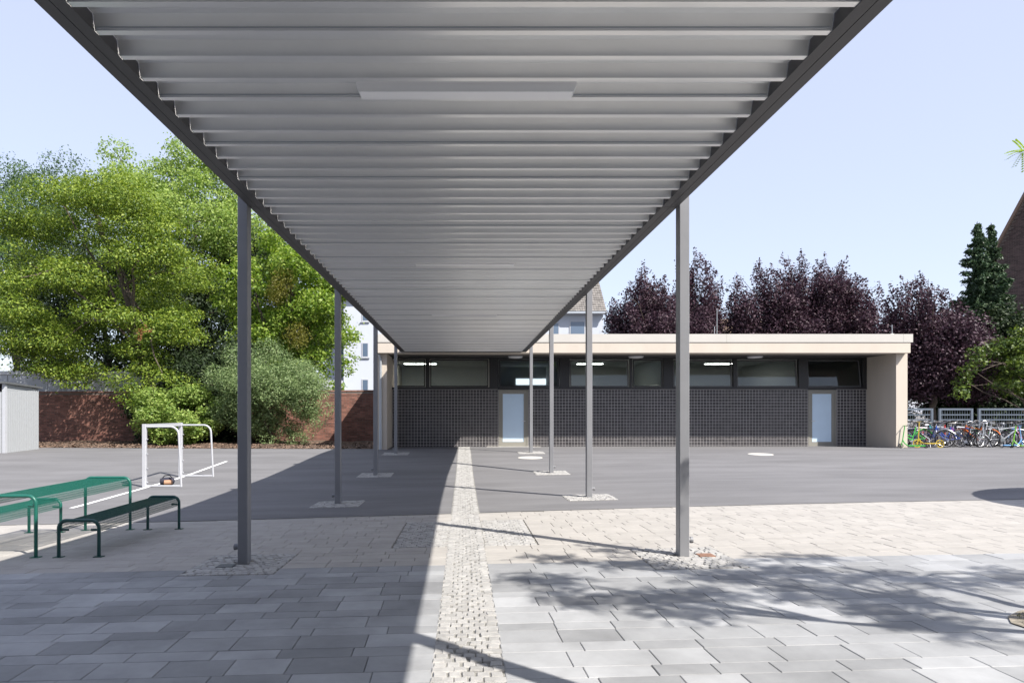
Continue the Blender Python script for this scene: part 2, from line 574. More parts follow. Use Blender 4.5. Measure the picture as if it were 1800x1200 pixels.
patch = sett_grid(cx0 + .02, cx1 - .02, YB0 + cq0, YB0 + cq1, skip=sk, slope=YBS)
lay([p for p in gp], sett, 'cobblestone', M['cobble'], gutter)
crossp = struct(sheet('cobble_square', frange(cx0, cx1, 8), lambda x: frange(yb(x) + cq0, yb(x) + cq1, 10), -0.010, M['bed_light']))
lay(patch, sett, 'cobblestone', M['cobble'], crossp)

# ------------------------------------------------------------------ walkway canopy
canopy = thing('walkway_canopy', 'long dark grey steel canopy with pale ribbed metal roof on slim columns', 'canopy', (0, 0, 0))
ZB, ZT = 3.81, 4.06
BX0, BX1 = 2.145, 2.308
Y0, Y1 = -4.6, 25.2
joints = [Y0] + [y for y in (-3.63, 2.12, 7.37, 12.87, 18.37, 23.87)] + [Y1]
for sx in (-1, 1):
    for a, b in zip(joints[:-1], joints[1:]):
        mb = MB()
        f = lambda x0, x1, z0, z1: mb.box(min(sx * x0, sx * x1), max(sx * x0, sx * x1), a + .004, b - .004, z0, z1)
        f(BX0, 2.224, ZB, ZT); f(2.224, 2.229, ZB + .006, ZT - .01); f(2.229, BX1, ZB, ZT)
        mb.build('edge_beam', M['beam'], canopy)
    for cy in [-3.63] + COLY:
        gz = g(sx * COLX, cy)
        mb = MB()
        x0, x1 = sorted((sx * 2.312, sx * 2.418))
        mb.cbox(x0, x1, cy - .068, cy + .068, gz - .05, ZT + .0)
        c = mb.build('column', M['steel'], canopy)
        st = MB()
        ox = sx * 2.418
        st.lathe([(.028, 0), (.028, .03), (.034, .03), (.034, .055), (.02, .058)] if sx > 0 else [(.028, 0), (.028, -.03), (.034, -.03), (.034, -.055), (.02, -.058)], (ox, cy, gz + .17), 14, 'x')
        st.build('pipe_stub', M['steel'], c, True)
mb = MB(); mb.box(-BX1, BX1, Y1 + .065, 25.67, 4.04, 4.055); mb.build('flashing', M['beam'], canopy)
for ye in (Y0, Y1):
    mb = MB(); mb.box(-BX1, BX1, ye - (0 if ye == Y0 else -.003), ye + .06, ZB, ZT + .003); mb.build('end_beam', M['beam'], canopy)
prof = []
for k in range(3):
    y = k * .28
    prof += [(y, .087), (y + .055, .087), (y + .06, .092), (y + .12, .092), (y + .125, .087), (y + .183, .087), (y + .208, 0.0), (y + .256, 0.0)]
prof += [(.84 - .004, .080), (.855, .0835)]
xe = BX0 - .002
mb = MB()
n = len(prof)
mb.v = [(-xe, y, z) for y, z in prof] + [(xe, y, z) for y, z in prof]
mb.f = [(i, i + 1, n + i + 1, n + i) for i in range(n - 1)]
deck_me = mb.mesh('deck_sheet', M['deck'])
mb = MB(); mb.box(-xe + .01, xe - .01, .199, .2035, .012, .020); seam_me = mb.mesh('seam_strip', M['panel'])
yy = Y0 + .07
# ribs line up with the photograph's: a rib bottom about y = 4.83
ph = (4.835 - .232 - yy) % .28
yy += ph - .28
k = 0
while yy < Y1 - .02:
    o = link('deck_sheet', deck_me, canopy)
    o.location = (0, yy, ZB + .006)
    if yy + .4 < Y1:
        sm = link('seam_strip', seam_me, o)
    if yy + .86 > Y1:                      # last, cut sheet
        keep = [(y, z) for y, z in prof if yy + y < Y1]
        mb = MB(); n2 = len(keep)
        mb.v = [(-xe, y, z) for y, z in keep] + [(xe, y, z) for y, z in keep]
        mb.f = [(i, i + 1, n2 + i + 1, n2 + i) for i in range(n2 - 1)]
        o.data = mb.mesh('deck_sheet', M['deck'])
    yy += .84
lamp_where = ['nearest the camera at the top of the picture', 'second from the camera', 'third from the camera', 'farthest away near the building']
for i, ly in enumerate([4.755, 10.255, 15.76, 21.26]):
    L_ = thing('strip_lamp', 'white strip lamp under the canopy roof, ' + lamp_where[i], 'lamp', (0.02, ly, ZB + .02), 0, 'strip lamps under the canopy')
    mb = MB()
    a, b = .76, .055
    mb.add([(-a, -b, .075), (a, -b, .075), (a, b, .075), (-a, b, .075), (-a, -b, .02), (a, -b, .02), (a, b, .02), (-a, b, .02)],
           [(0, 1, 2, 3), (4, 7, 6, 5), (0, 4, 5, 1), (1, 5, 6, 2), (2, 6, 7, 3), (3, 7, 4, 0)])
    mb.build('housing', M['lampbody'], L_)
    mb = MB()
    a2, b2 = .735, .058
    mb.add([(-a, -b2 - .004, .018), (a, -b2 - .004, .018), (a, b2 + .004, .018), (-a, b2 + .004, .018), (-a2, -b2, -.028), (a2, -b2, -.028), (a2, b2, -.028), (-a2, b2, -.028)],
           [(0, 1, 2, 3), (4, 7, 6, 5), (0, 4, 5, 1), (1, 5, 6, 2), (2, 6, 7, 3), (3, 7, 4, 0)])
    mb.build('diffuser', M['lampbody'], L_)

# cobbled squares round the column feet
for sx in (-1, 1):
    for i, cy in enumerate(COLY):
        cxx = sx * COLX
        if i < 2:
            c = cuts[(0 if sx < 0 else 2) + i]
            x0, x1, y0, y1 = c[0], c[1], yb(cxx) + c[2], yb(cxx) + c[3]
            sl = YBS
            dz0 = -.006
        else:
            x0, x1, y0, y1 = cxx - .45, cxx + .45, cy - .5, cy + .42
            sl = 0.0; dz0 = .010
        base = struct(sheet('cobble_surround', frange(x0, x1, 6), lambda x: [y + sl * (x - cxx) for y in frange(y0, y1, 6)], dz0, M['bed_light'] if i < 2 else M['concrete']))
        skp = lambda x, y: abs(x - cxx) < .075 and abs(y - cy) < .09
        pcs = []
        for kk, mx in sett_grid(x0 + .01, x1 - .01, y0 + .01, y1 - .01, skip=skp, dz=.006 if i < 2 else .02):
            mx.translation.y += sl * (mx.translation.x - cxx)
            pcs.append((kk, mx))
        lay(pcs, sett, 'cobblestone', M['cobble'], base, 300 if i == 1 else 0)
for (u, v, mm, lb) in ((1240, 976.5, M['rust'], 'small rusty square lid in the cobbles at the foot of the right front column'), (397, 995.5, M['shedroof'], 'small dark square lid in the cobbles at the foot of the left front column')):
    x, y = at(u, v)
    mb = MB(); mb.add(*slab_verts(.17, .15, .006, .04))
    o = mb.build('drain_lid', mm); o.matrix_world = surf_matrix(x, y, 0, .016); tag(o, lb, 'drain lid')

# manhole covers in the asphalt
for (u, v, lb) in ((932, 804.5, 'round pale concrete manhole cover beside the far right canopy column'), (1337, 798.5, 'round pale concrete manhole cover in the asphalt before the long tiled wall')):
    x, y = at(u, v)
    t = thing('manhole_cover', lb, 'manhole cover')
    t.matrix_world = surf_matrix(x, y, 0, .008)
    mb = MB(); mb.lathe([(.40, -.03), (.40, .004), (.33, .006)], (0, 0, 0), 32); mb.build('ring', M['concrete'], t)
    mb = MB(); mb.lathe([(.32, .0), (.32, .008), (.30, .010), (.0, .010)], (0, 0, 0), 32); mb.build('lid', M['concrete'], t)

# painted court line and its goal
la, lb_ = at(125, 893.5), at(398, 811)
mb = MB()
dv = Vector((lb_[0] - la[0], lb_[1] - la[1])); ln = dv.length; dv.normalize(); pv = Vector((-dv.y, dv.x))
vs_, fs = [], []
nseg = 30
for i in range(nseg + 1):
    c = Vector(la) + dv * ln * i / nseg
    for s_ in (-.055, .055):
        p = c + pv * s_
        vs_.append((p.x, p.y, g(p.x, p.y) + .012))
for i in range(nseg):
    fs.append((2 * i, 2 * i + 1, 2 * i + 3, 2 * i + 2))
mb.add(vs_, fs)
struct(mb.build('court_line', M['paint']))

A = Vector(at(254, 856)); B = Vector(at(317.5, 838))
goal = thing('goal', 'small white steel football goal without a net on the asphalt', 'goal', (A.x, A.y, g(A.x, A.y)))
inv = Vector((A.x, A.y, g(A.x, A.y)))
GH = 1.47
ga = Vector((0, 0, 0)); gb = Vector((B.x, B.y, g(B.x, B.y))) - inv
ax = (gb - ga); ax.z = 0; ax.normalize()
back = Vector((ax.y, -ax.x, 0))
if back.x < 0: back = -back
zt = GH
for p in (ga, gb):
    mb = MB(); mb.cbox(p.x - .045, p.x + .045, p.y - .045, p.y + .045, p.z - .02, zt + .045, .008); mb.build('post', M['white'], goal)
    r = .2; dep = .82
    pts = [p + back * .05 + Vector((0, 0, zt - p.z - .02))]
    pts += [p + back * (dep - r + r * math.sin(t)) + Vector((0, 0, zt - p.z - .02 - r + r * math.cos(t))) for t in [i * math.pi / 16 for i in range(9)]]
    pts += [p + back * (dep + .06)]
    mb = MB(); mb.tube(pts, .024, 10); mb.build('rear_hoop', M['white'], goal, True)
    mb = MB(); mb.tube([p + back * .05 + Vector((0, 0, .03)), p + back * (dep + .06) + Vector((0, 0, .03))], .022, 8); mb.build('ground_bar', M['white'], goal, True)
    for hz in (.12, .45, .8, 1.15):
        mb = MB(); q = p + back * .055 + Vector((0, 0, hz)); mb.tube([q, q + back * .03], .012, 6); mb.build('net_hook', M['white'], goal)
mb = MB()
n_ = Vector((-ax.y, ax.x, 0))
mb.v = []; 
cr = [(-.045, -.04), (.045, -.04), (.045, .04), (-.045, .04)]
a0 = ga + ax * .046; b0 = gb - ax * .046
mb.add([Vector((a0.x, a0.y, zt)) + n_ * s_ + Vector((0, 0, h_)) for s_, h_ in cr] + [Vector((b0.x, b0.y, zt)) + n_ * s_ + Vector((0, 0, h_)) for s_, h_ in cr],
       [(0, 3, 2, 1), (4, 5, 6, 7), (0, 1, 5, 4), (1, 2, 6, 5), (2, 3, 7, 6), (3, 0, 4, 7)])
mb.build('crossbar', M['white'], goal)
x, y = at(294, 852)
bag = thing('bag', 'small dark bag with a pale brown side lying on the line inside the goal', 'bag', (x, y, g(x, y) + .012), .4)
mb = MB(); mb.lathe([(.02, -.17), (.07, -.16), (.085, -.08), (.09, .05), (.07, .15), (.02, .17)], (0, 0, .085), 12, 'x'); mb.build('body', mat('bag_cloth', (.02, .02, .035), .8), bag, True)
mb = MB(); mb.lathe([(.02, -.10), (.06, -.09), (.065, .09), (.02, .10)], (.02, -.09, .06), 10, 'x'); mb.build('side_pocket', mat('bag_leather', (.35, .2, .12), .7), bag, True)
mb = MB(); mb.tube([(-.12, 0, .15), (-.06, 0, .22), (.05, 0, .23), (.12, 0, .15)], .012, 6); mb.build('strap', M['black'], bag, True)

# ------------------------------------------------------------------ wire-mesh table and benches
def mesh_furniture(name, label, cat, x0, x1, y0, y1, h, mm, group=None):
    cx, cy = (x0 + x1) / 2, (y0 + y1) / 2
    z0 = g(cx, cy)
    t = thing(name, label, cat, (cx, cy, z0), 0, group)
    a, b = (x1 - x0) / 2, (y1 - y0) / 2
    r = .0205; rc = .09
    for s_ in (-1, 1):
        y = s_ * (b - .0)
        zf = g(cx, cy + y) - z0
        arc = [(-a + rc - rc * math.cos(t_), y, h - rc + rc * math.sin(t_)) for t_ in [i * math.pi / 16 for i in range(9)]]
        arc2 = [(-q[0], q[1], q[2]) for q in reversed(arc)]
        mb = MB(); mb.tube([(-a, y, zf + .30)] + arc + arc2 + [(a, y, zf + .30)], r, 10, True); mb.build('end_frame', mm, t, True)
        for sx in (-1, 1):
            zf2 = g(cx + sx * a, cy + y) - z0
            mb = MB(); mb.tube([(sx * a, y, zf2), (sx * a, y, zf + .34)], r - .0005, 10); l_ = mb.build('leg', mm, t, True)
            mb = MB(); mb.box(sx * a - .05, sx * a + .05, y - .04, y + .04, zf2 - .004, zf2 + .008); mb.build('foot_plate', mm, l_)
            mb = MB(); mb.tube([(sx * (a - .02), y - s_ * .02, h - .11), (sx * (a - .1), y - s_ * .02, h - .11)], .014, 8); mb.build('bracket', mm, t)
    # mesh: flat top rolled down on both long sides
    pr = [(-a + .006, h - .125), (-a + .006, h - .06)] + [(-a + .006 + .05 - .05 * math.cos(q), h - .06 + .05 * math.sin(q)) for q in [math.pi / 8 * i for i in range(1, 5)]]
    pr += [(-q[0], q[1]) for q in reversed(pr)]
    mb = MB(); w = .0023
    ny = int((2 * b - .06) / .0175)
    for i in range(ny + 1):
        y = -b + .03 + (2 * b - .06) * i / ny
        for (p, q) in zip(pr[:-1], pr[1:]):
            dx, dz = q[0] - p[0], q[1] - p[1]; l2 = math.hypot(dx, dz); th_ = .0035 if abs(dz) < abs(dx) * .3 else .0012; nx, nz = -dz / l2 * th_, dx / l2 * th_
            mb.add([(p[0], y - w, p[1]), (q[0], y - w, q[1]), (q[0], y + w, q[1]), (p[0], y + w, p[1]), (p[0] - nx * 2, y - w, p[1] - nz * 2), (q[0] - nx * 2, y - w, q[1] - nz * 2), (q[0] - nx * 2, y + w, q[1] - nz * 2), (p[0] - nx * 2, y + w, p[1] - nz * 2)],
                   [(0, 1, 2, 3), (4, 7, 6, 5), (0, 4, 5, 1), (2, 6, 7, 3)])
    tot = [0]
    for p, q in zip(pr[:-1], pr[1:]): tot.append(tot[-1] + math.hypot(q[0] - p[0], q[1] - p[1]))
    nl = int(tot[-1] / .028)
    for i in range(nl + 1):
        s_ = tot[-1] * i / nl
        k = max(j for j in range(len(tot)) if tot[j] <= s_ + 1e-9); k = min(k, len(pr) - 2)
        f = (s_ - tot[k]) / (tot[k + 1] - tot[k])
        px_, pz_ = pr[k][0] + (pr[k + 1][0] - pr[k][0]) * f, pr[k][1] + (pr[k + 1][1] - pr[k][1]) * f
        mb.box(px_ - .0022, px_ + .0022, -b + .025, b - .025, pz_ - .0045, pz_ + .0005)
    mb.build('mesh_top', mm, t)
    return t
tn, tf = at(71, 979), at(222.5, 930.5)
tl = at(130, 933)
TX1 = (tn[0] + tf[0]) / 2; TX0 = TX1 - .66
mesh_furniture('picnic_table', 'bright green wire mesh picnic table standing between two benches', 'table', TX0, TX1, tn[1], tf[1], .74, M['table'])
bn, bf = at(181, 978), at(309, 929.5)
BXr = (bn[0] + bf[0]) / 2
mesh_furniture('mesh_bench', 'green wire mesh bench with canopy shade put into its darker green, right of the table', 'bench', BXr - .46, BXr, bn[1], bf[1], .45, M['bench'], 'wire mesh benches')
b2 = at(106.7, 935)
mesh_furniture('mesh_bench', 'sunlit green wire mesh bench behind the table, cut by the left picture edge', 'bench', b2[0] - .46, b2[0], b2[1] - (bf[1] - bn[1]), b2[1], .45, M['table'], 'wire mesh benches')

# ------------------------------------------------------------------ flat-roofed building
bld = thing('flat_roofed_building', 'low flat-roofed building with cream fascia, dark tiled wall and window strip', 'building')
DW, DP = 27.9, 26.0
BL, BR = -3.35, 16.91
wx = lambda u: (u - 814.6) / 1200 * DW
wz = lambda v: CAMH - (v - 724) / 1200 * DW
ZS = 3.83
def part(name, m, parent, *boxes):
    mb = MB()
    for b in boxes: mb.box(*b)
    return mb.build(name, m, parent)
ZF = .17
part('pier', M['cream'], bld, (BR - .43, BR, DP, DW + .2, ZF - .15, ZS))
part('pier', M['cream'], bld, (BL, BL + .43, DP, DW + .2, ZF - .2, ZS))
part('fascia', M['cream'], bld, (BL - .0, BR - .08, 25.70, 26.6, ZS, 4.216))
part('roof_band', M['band'], bld, (BL - .03, 3.2, 25.675, 34.3, 4.225, 4.535), )
part('roof_band', M['band'], bld, (3.206, 9.9, 25.675, 34.3, 4.225, 4.535))
part('roof_band', M['band'], bld, (9.906, 16.55, 25.675, 34.3, 4.225, 4.535))
part('roof_band', M['band'], bld, (16.556, BR + .0, 25.675, 34.3, 4.225, 4.535))
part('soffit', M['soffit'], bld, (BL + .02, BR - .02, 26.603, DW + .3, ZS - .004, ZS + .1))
part('rear_wall', M['inside'], bld, (BL, BR, 33.9, 34.2, 0, 4.2))
part('end_wall', M['cream'], bld, (BL, BL + .3, DW + .203, 33.897, 0, 4.2))
part('end_wall', M['cream'], bld, (BR - .3, BR, DW + .203, 33.897, 0, 4.2))
part('floor', M['insidef'], bld, (BL + .303, BR - .303, DW + .3, 33.89, .1, .18))
part('ceiling', M['inside'], bld, (BL + .303, BR - .303, DW + .303, 33.89, 3.84, 3.9))
for xx in (wx(866), wx(993), wx(1175), wx(1412)):
    part('partition_wall', M['inside'], bld, (xx - .06, xx + .06, DW + .32, 33.88, .182, 3.838))
# tiled wall, split by the two doors
ZW = wz(684)
runs = [(BL + .432, wx(876.3)), (wx(928.3), wx(1420.8)), (wx(1470.5), BR - .432)]
mb = MB()
for a, b in runs: mb.box(a + .01, b - .01, DW + .004, DW + .3, ZF - .15, ZW)
mb.build('wall', M['grout'], bld)
tb = MB()
P, T = .1255, .1155
nrow = 19
for a, b in runs:
    a += .02; b -= .02
    nc = max(1, round((b - a) / P)); p = (b - a) / nc
    for i in range(nc):
        for j in range(nrow):
            x0 = a + i * p + (p - T) / 2; x1 = x0 + T
            z0 = ZW - .012 - (j + 1) * P + (P - T) / 2; z1 = z0 + T
            yf = DW - .003 + random.uniform(-.001, .001); c = .003
            tb.add([(x0 + c, yf, z0 + c), (x1 - c, yf, z0 + c), (x1 - c, yf, z1 - c), (x0 + c, yf, z1 - c), (x0, DW + .006, z0), (x1, DW + .006, z0), (x1, DW + .006, z1), (x0, DW + .006, z1)],
                   [(0, 1, 2, 3), (0, 4, 5, 1), (1, 5, 6, 2), (2, 6, 7, 3), (3, 7, 4, 0)])
o = tb.build('wall_tiles', M['tile'], bld); o['kind'] = 'stuff'
# window strip
zt_, zb_ = wz(632), wz(679)
part('window_sill', M['frame'], bld, (BL + .435, BR - .435, DW - .03, DW + .12, ZW + .002, zb_ - .03))
part('window_head', M['frame'], bld, (BL + .435, BR - .435, DW - .01, DW + .12, zt_ + .03, ZS - .006))
for (a, b) in ((860, 876), (984, 1001), (1166, 1183), (1404, 1420)):
    part('window_post', M['frame'], bld, (wx(a), wx(b), DW - .02, DW + .15, zb_ - .028, zt_ + .028))
part('window_post', M['frame'], bld, (wx(1516), BR - .436, DW - .02, DW + .15, zb_ - .028, zt_ + .028))
part('window_post', M['frame'], bld, (wx(748), wx(755), DW - .015, DW + .12, zb_ - .028, zt_ + .028))
part('window_post', M['frame'], bld, (wx(1107), wx(1111), DW - .015, DW + .12, zb_ - .028, zt_ + .028))
part('window_post', M['frame'], bld, (wx(1289), wx(1295), DW - .015, DW + .12, zb_ - .028, zt_ + .028))
for (a, b, tilt) in ((694, 748, 0), (755, 859.5, 0), (876.5, 983.5, 0), (1001.5, 1106.5, 7), (1111.5, 1165.5, 0), (1183.5, 1288.5, 7), (1295.5, 1403.5, 8), (1420.5, 1515.5, 8)):
    x0, x1 = wx(a) + .02, wx(b) - .02
    w = thing('window', '', '', ((x0 + x1) / 2, DW + .03, zb_ - .02))
    del w['label']; del w['category']
    w.parent = bld
    hw, hh = (x1 - x0) / 2, zt_ - zb_ + .03
    w.rotation_euler = (R(-tilt), 0, 0)
    f = .05
    mb = MB()
    mb.box(-hw, -hw + f, 0, .05, .0, hh); mb.box(hw - f, hw, 0, .05, .0, hh)
    mb.box(-hw + f, hw - f, 0.001, .049, 0, f); mb.box(-hw + f, hw - f, .001, .049, hh - f, hh)
    mb.build('sash', M['sash'] if tilt else M['frame'], w)
    mb = MB(); mb.box(-hw + f - .004, hw - f + .004, .02, .028, f - .004, hh - f + .004); mb.build('pane', M['glass'], w)
# doors
for (a, b, hs) in ((876.3, 928.3, 1), (1420.8, 1470, -1)):
    x0, x1 = wx(a) + .01, wx(b) - .01
    d = thing('door', '', '', (0, 0, 0)); del d['label']; del d['category']; d.parent = bld
    zt2 = wz(685); zb2 = ZF + .015
    fr = .06
    y0 = DW + .01
    part('door_frame', M['doorframe'], d, (x0, x0 + fr, y0, y0 + .12, zb2, zt2), (x1 - fr, x1, y0, y0 + .12, zb2, zt2), (x0 + fr, x1 - fr, y0 + .001, y0 + .119, zt2 - fr, zt2))
    l0, l1 = x0 + fr + .004, x1 - fr - .004
    part('door_leaf', M['doorframe'], d, (l0, l0 + .10, y0 + .02, y0 + .08, zb2 + .006, zt2 - fr - .004), (l1 - .10, l1, y0 + .02, y0 + .08, zb2 + .006, zt2 - fr - .004),
         (l0 + .10, l1 - .10, y0 + .021, y0 + .079, zb2 + .006, zb2 + .2), (l0 + .10, l1 - .10, y0 + .021, y0 + .079, zt2 - fr - .1, zt2 - fr - .004))
    part('door_glass', M['doorglass'], d, (l0 + .102, l1 - .102, y0 + .04, y0 + .055, zb2 + .202, zt2 - fr - .102))
    hx = (l1 - .05) if hs > 0 else (l0 + .05)
    mb = MB(); mb.tube([(hx, y0 + .02, zb2 + 1.05), (hx, y0 - .04, zb2 + 1.05), (hx - hs * .13, y0 - .04, zb2 + 1.05)], .012, 8); mb.build('handle', M['metal'], d, True)
    part('door_sill', M['concrete'], d, (x0 - .5, x1 + .5, DW - .35, DW - .008, ZF - .1, ZF + .03))
# rain pipe, lightning rods
mb = MB(); mb.tube([(BL + .2, DP - .06, .95), (BL + .2, DP - .06, ZS - .25), (BL + .14, DP - .12, ZS - .03)], .05, 12); rp = mb.build('rain_pipe', M['zinc'], bld, True)
mb = MB(); mb.tube([(BL + .2, DP - .06, ZF - .1), (BL + .2, DP - .06, .95)], .062, 12); mb.build('standpipe', M['zinc'], rp, True)
for zz in (.9, 2.0, 3.1):
    mb = MB(); mb.lathe([(.056, 0), (.062, .005), (.062, .035), (.056, .04)] if zz > 1 else [(.064, 0), (.07, .005), (.07, .05), (.064, .055)], (BL + .2, DP - .06, zz), 12); mb.build('pipe_clip', M['zinc'], rp)
for (x, y, z) in ((10.4, 28.0, 5.85), (10.85, 29.5, 5.3), (16.45, 26.2, 4.95), (6.2, 31, 5.3)):
    mb = MB(); mb.tube([(x, y, 4.53), (x, y, z)], .011, 6); rd = mb.build('lightning_rod', M['zinc'], bld)
    mb = MB(); mb.lathe([(.09, 0), (.09, .05), (.03, .08)], (x, y, 4.534), 12); mb.build('rod_foot', M['concrete'], rd)
names = ['leftmost of the three', 'middle of the three', 'rightmost of the three']
for i, u in enumerate((906, 1118, 1327)):
    x = (u - 814.6) / 1200 * 27.2
    t = thing('ceiling_lamp', 'round white ceiling lamp under the roof overhang, ' + names[i], 'lamp', (x, 27.2, ZS - .006), 0, 'round lamps under the overhang')
    mb = MB(); mb.lathe([(.30, 0), (.30, -.035), (.28, -.04)], (0, 0, 0), 28); mb.build('housing', M['white'], t)
    mb = MB(); mb.lathe([(.275, -.041), (.27, -.06), (.15, -.075), (.0, -.078)], (0, 0, 0), 28); mb.build('diffuser', M['lampbody'], t, True)
il = [('first window from the left', wx(738) * 1.1, 1.5), ('third bay, left of the narrow window', wx(1035) * 1.12, 1.2), ('bay right of the front column', wx(1255) * 1.13, 1.2)]
for i, (wh, x, L_) in enumerate(il):
    t = thing('indoor_lamp', 'lit indoor ceiling lamp seen through the ' + wh, 'lamp', (x, 31.0, 3.835), 0, 'lit lamps inside the building')
    mb = MB(); mb.box(-L_ / 2, L_ / 2, -.17, .17, -.05, 0); mb.build('housing', M['white'], t)
    mb = MB(); mb.box(-L_ / 2 + .02, L_ / 2 - .02, -.15, .15, -.058, -.0505); mb.build('diffuser', M['striplight'], t)
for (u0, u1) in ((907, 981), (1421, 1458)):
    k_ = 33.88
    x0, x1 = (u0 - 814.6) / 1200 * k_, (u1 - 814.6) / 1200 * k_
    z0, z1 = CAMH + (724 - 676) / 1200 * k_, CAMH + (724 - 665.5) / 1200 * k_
    part('rear_window_glow', M['skyglow'], bld, (x0, x1, k_ - .01, k_ + .015, z0, z1))  # emissive sheet on the rear wall, its glow imitates daylight

# ------------------------------------------------------------------ brick garden wall, bed, garage, shed
WA, WB = Vector((-34, 31.2)), Vector((-3.0, 32.4))
wd = (WB - WA); wl = wd.length; wd.normalize(); wnrm = Vector((wd.y, -wd.x))
if wnrm.y > 0: wnrm = -wnrm
wtop = lambda s_: 2.40 + .18 * s_ / wl
wall = thing('garden_wall', 'long red brick garden wall behind the mulch bed and shrubs', 'wall')
def wp(s_, o_, z): return (WA.x + wd.x * s_ + wnrm.x * o_, WA.y + wd.y * s_ + wnrm.y * o_, z)
mb = MB()
mb.add([wp(0, 0, -.2), wp(wl, 0, -.2), wp(wl, 0, wtop(wl)), wp(0, 0, wtop(0)), wp(0, -.24, -.2), wp(wl, -.24, -.2), wp(wl, -.24, wtop(wl)), wp(0, -.24, wtop(0))],
       [(0, 1, 2, 3), (5, 4, 7, 6), (3, 2, 6, 7), (0, 3, 7, 4), (1, 5, 6, 2)])
mb.build('mortar_core', M['mortar'], wall)
mb = MB()
bw, bh = .25, .077
for j in range(31):
    z0 = .1 + j * bh
    s_ = 9.0 + (bw / 2 if j % 2 else 0)
    while s_ < wl - .1:
        e = min(s_ + bw - .012, wl)
        if z0 + bh < wtop(s_) - .02:
            c = .004; o1 = .008 + random.uniform(-.002, .002)
            a0, a1, h0, h1 = s_, e, z0, z0 + bh - .012
            mb.add([wp(a0 + c, o1, h0 + c), wp(a1 - c, o1, h0 + c), wp(a1 - c, o1, h1 - c), wp(a0 + c, o1, h1 - c), wp(a0, -.002, h0), wp(a1, -.002, h0), wp(a1, -.002, h1), wp(a0, -.002, h1)],
                   [(0, 1, 2, 3), (0, 4, 5, 1), (1, 5, 6, 2), (2, 6, 7, 3), (3, 7, 4, 0)])
        s_ += bw
o = mb.build('bricks', M['brick'], wall); o['kind'] = 'stuff'
mb = MB(); s_ = 9.0
while s_ < wl:
    e = min(s_ + .24, wl)
    z0 = wtop(s_) + .001; z1 = z0 + .075
    mb.add([wp(s_, .02, z0), wp(e, .02, z0), wp(e, .02, z1), wp(s_, .02, z1), wp(s_, -.26, z0), wp(e, -.26, z0), wp(e, -.26, z1), wp(s_, -.26, z1)],
           [(0, 1, 2, 3), (5, 4, 7, 6), (3, 2, 6, 7), (0, 3, 7, 4), (1, 5, 6, 2)])
    s_ += .25
o = mb.build('coping_bricks', M['coping'], wall); o['kind'] = 'stuff'
# mulch bed, rising a little to the wall
bed0 = lambda x: 27.55 - 1.2 * max(0, min(1, (x + 18) / 14.5))
def bedz(x, y):
    t_ = max(0, min(1, (y - bed0(x)) / 4.5))
    return g(x, y) * (1 - t_) + .22 * t_ + .03 + .05 * math.sin(x * 1.7 + y) * math.sin(y * 2.1 - x * .6) * min(1, t_ * 4)
mb = MB(); xs = frange(-34, -3.36, 120); ny = 26
for x in xs:
    for k in range(ny + 1):
        y = bed0(x) + (33 - bed0(x)) * k / ny
        mb.v.append((x, y, bedz(x, y) if k else g(x, y) - .01))
for i in range(len(xs) - 1):
    for k in range(ny):
        a = i * (ny + 1) + k
        mb.f.append((a, a + ny + 1, a + ny + 2, a + 1))
mulch = struct(mb.build('mulch_bed', M['mulch'], None, True))
n = 9000
cx = RNG.uniform(-30, -3.4, n); t_ = RNG.random(n) ** 1.4
pts = []
for i in range(n):
    x = cx[i]; y = bed0(x) + .02 + t_[i] * 4.0
    c = Vector((x, y, bedz(x, y) + .012))
    a = random.uniform(0, 6.28); l_ = random.uniform(.02, .06); w_ = l_ * random.uniform(.3, .6)
    e1 = Vector((math.cos(a), math.sin(a), random.uniform(-.5, .5))) * l_; e2 = Vector((-math.sin(a), math.cos(a), random.uniform(-.5, .5))) * w_
    pts += [c - e1 - e2, c + e1 - e2, c + e1 + e2, c - e1 + e2]
o = np_mesh('bark_chips', np.array([tuple(p) for p in pts]), 4, M['chip'], mulch); o['kind'] = 'stuff'

gar = thing('garage', 'flat garage with pale grey wall panels rising behind the brick wall', 'garage')
gy = lambda x: 31.2 + (x + 34) * (1.2 / 31) + .32
zt0 = 3.52
part('garage_body', M['panel'], gar, (-36, -11.0, gy(-11) + .06, 39, -.1, 3.25))
x = -36.0
while x < -11.2:
    x1 = x + 1.83
    mb = MB(); ya0, ya1 = gy(x), gy(x1)
    z0, z1 = 2.30, zt0 - .16
    mb.add([(x, ya0, z0), (x1 - .02, ya1, z0), (x1 - .02, ya1, z1), (x, ya0, z1), (x, ya0 + .05, z0), (x1 - .02, ya1 + .05, z0), (x1 - .02, ya1 + .05, z1), (x, ya0 + .05, z1)],
           [(0, 1, 2, 3), (5, 4, 7, 6), (3, 2, 6, 7), (0, 3, 7, 4), (1, 5, 6, 2), (0, 4, 5, 1)])
    mb.build('panel', M['panel'], gar)
    x = x1
mb = MB(); mb.add([(-36, gy(-36) - .05, zt0 - .158), (-11, gy(-11) - .05, zt0 - .158), (-11, gy(-11) - .05, zt0), (-36, gy(-36) - .05, zt0), (-36, 39, zt0 - .158), (-11, 39, zt0 - .158), (-11, 39, zt0), (-36, 39, zt0)],
       [(0, 1, 2, 3), (5, 4, 7, 6), (3, 2, 6, 7), (0, 3, 7, 4), (1, 5, 6, 2), (0, 4, 5, 1)]); mb.build('roof_edge', M['panel_top'], gar)
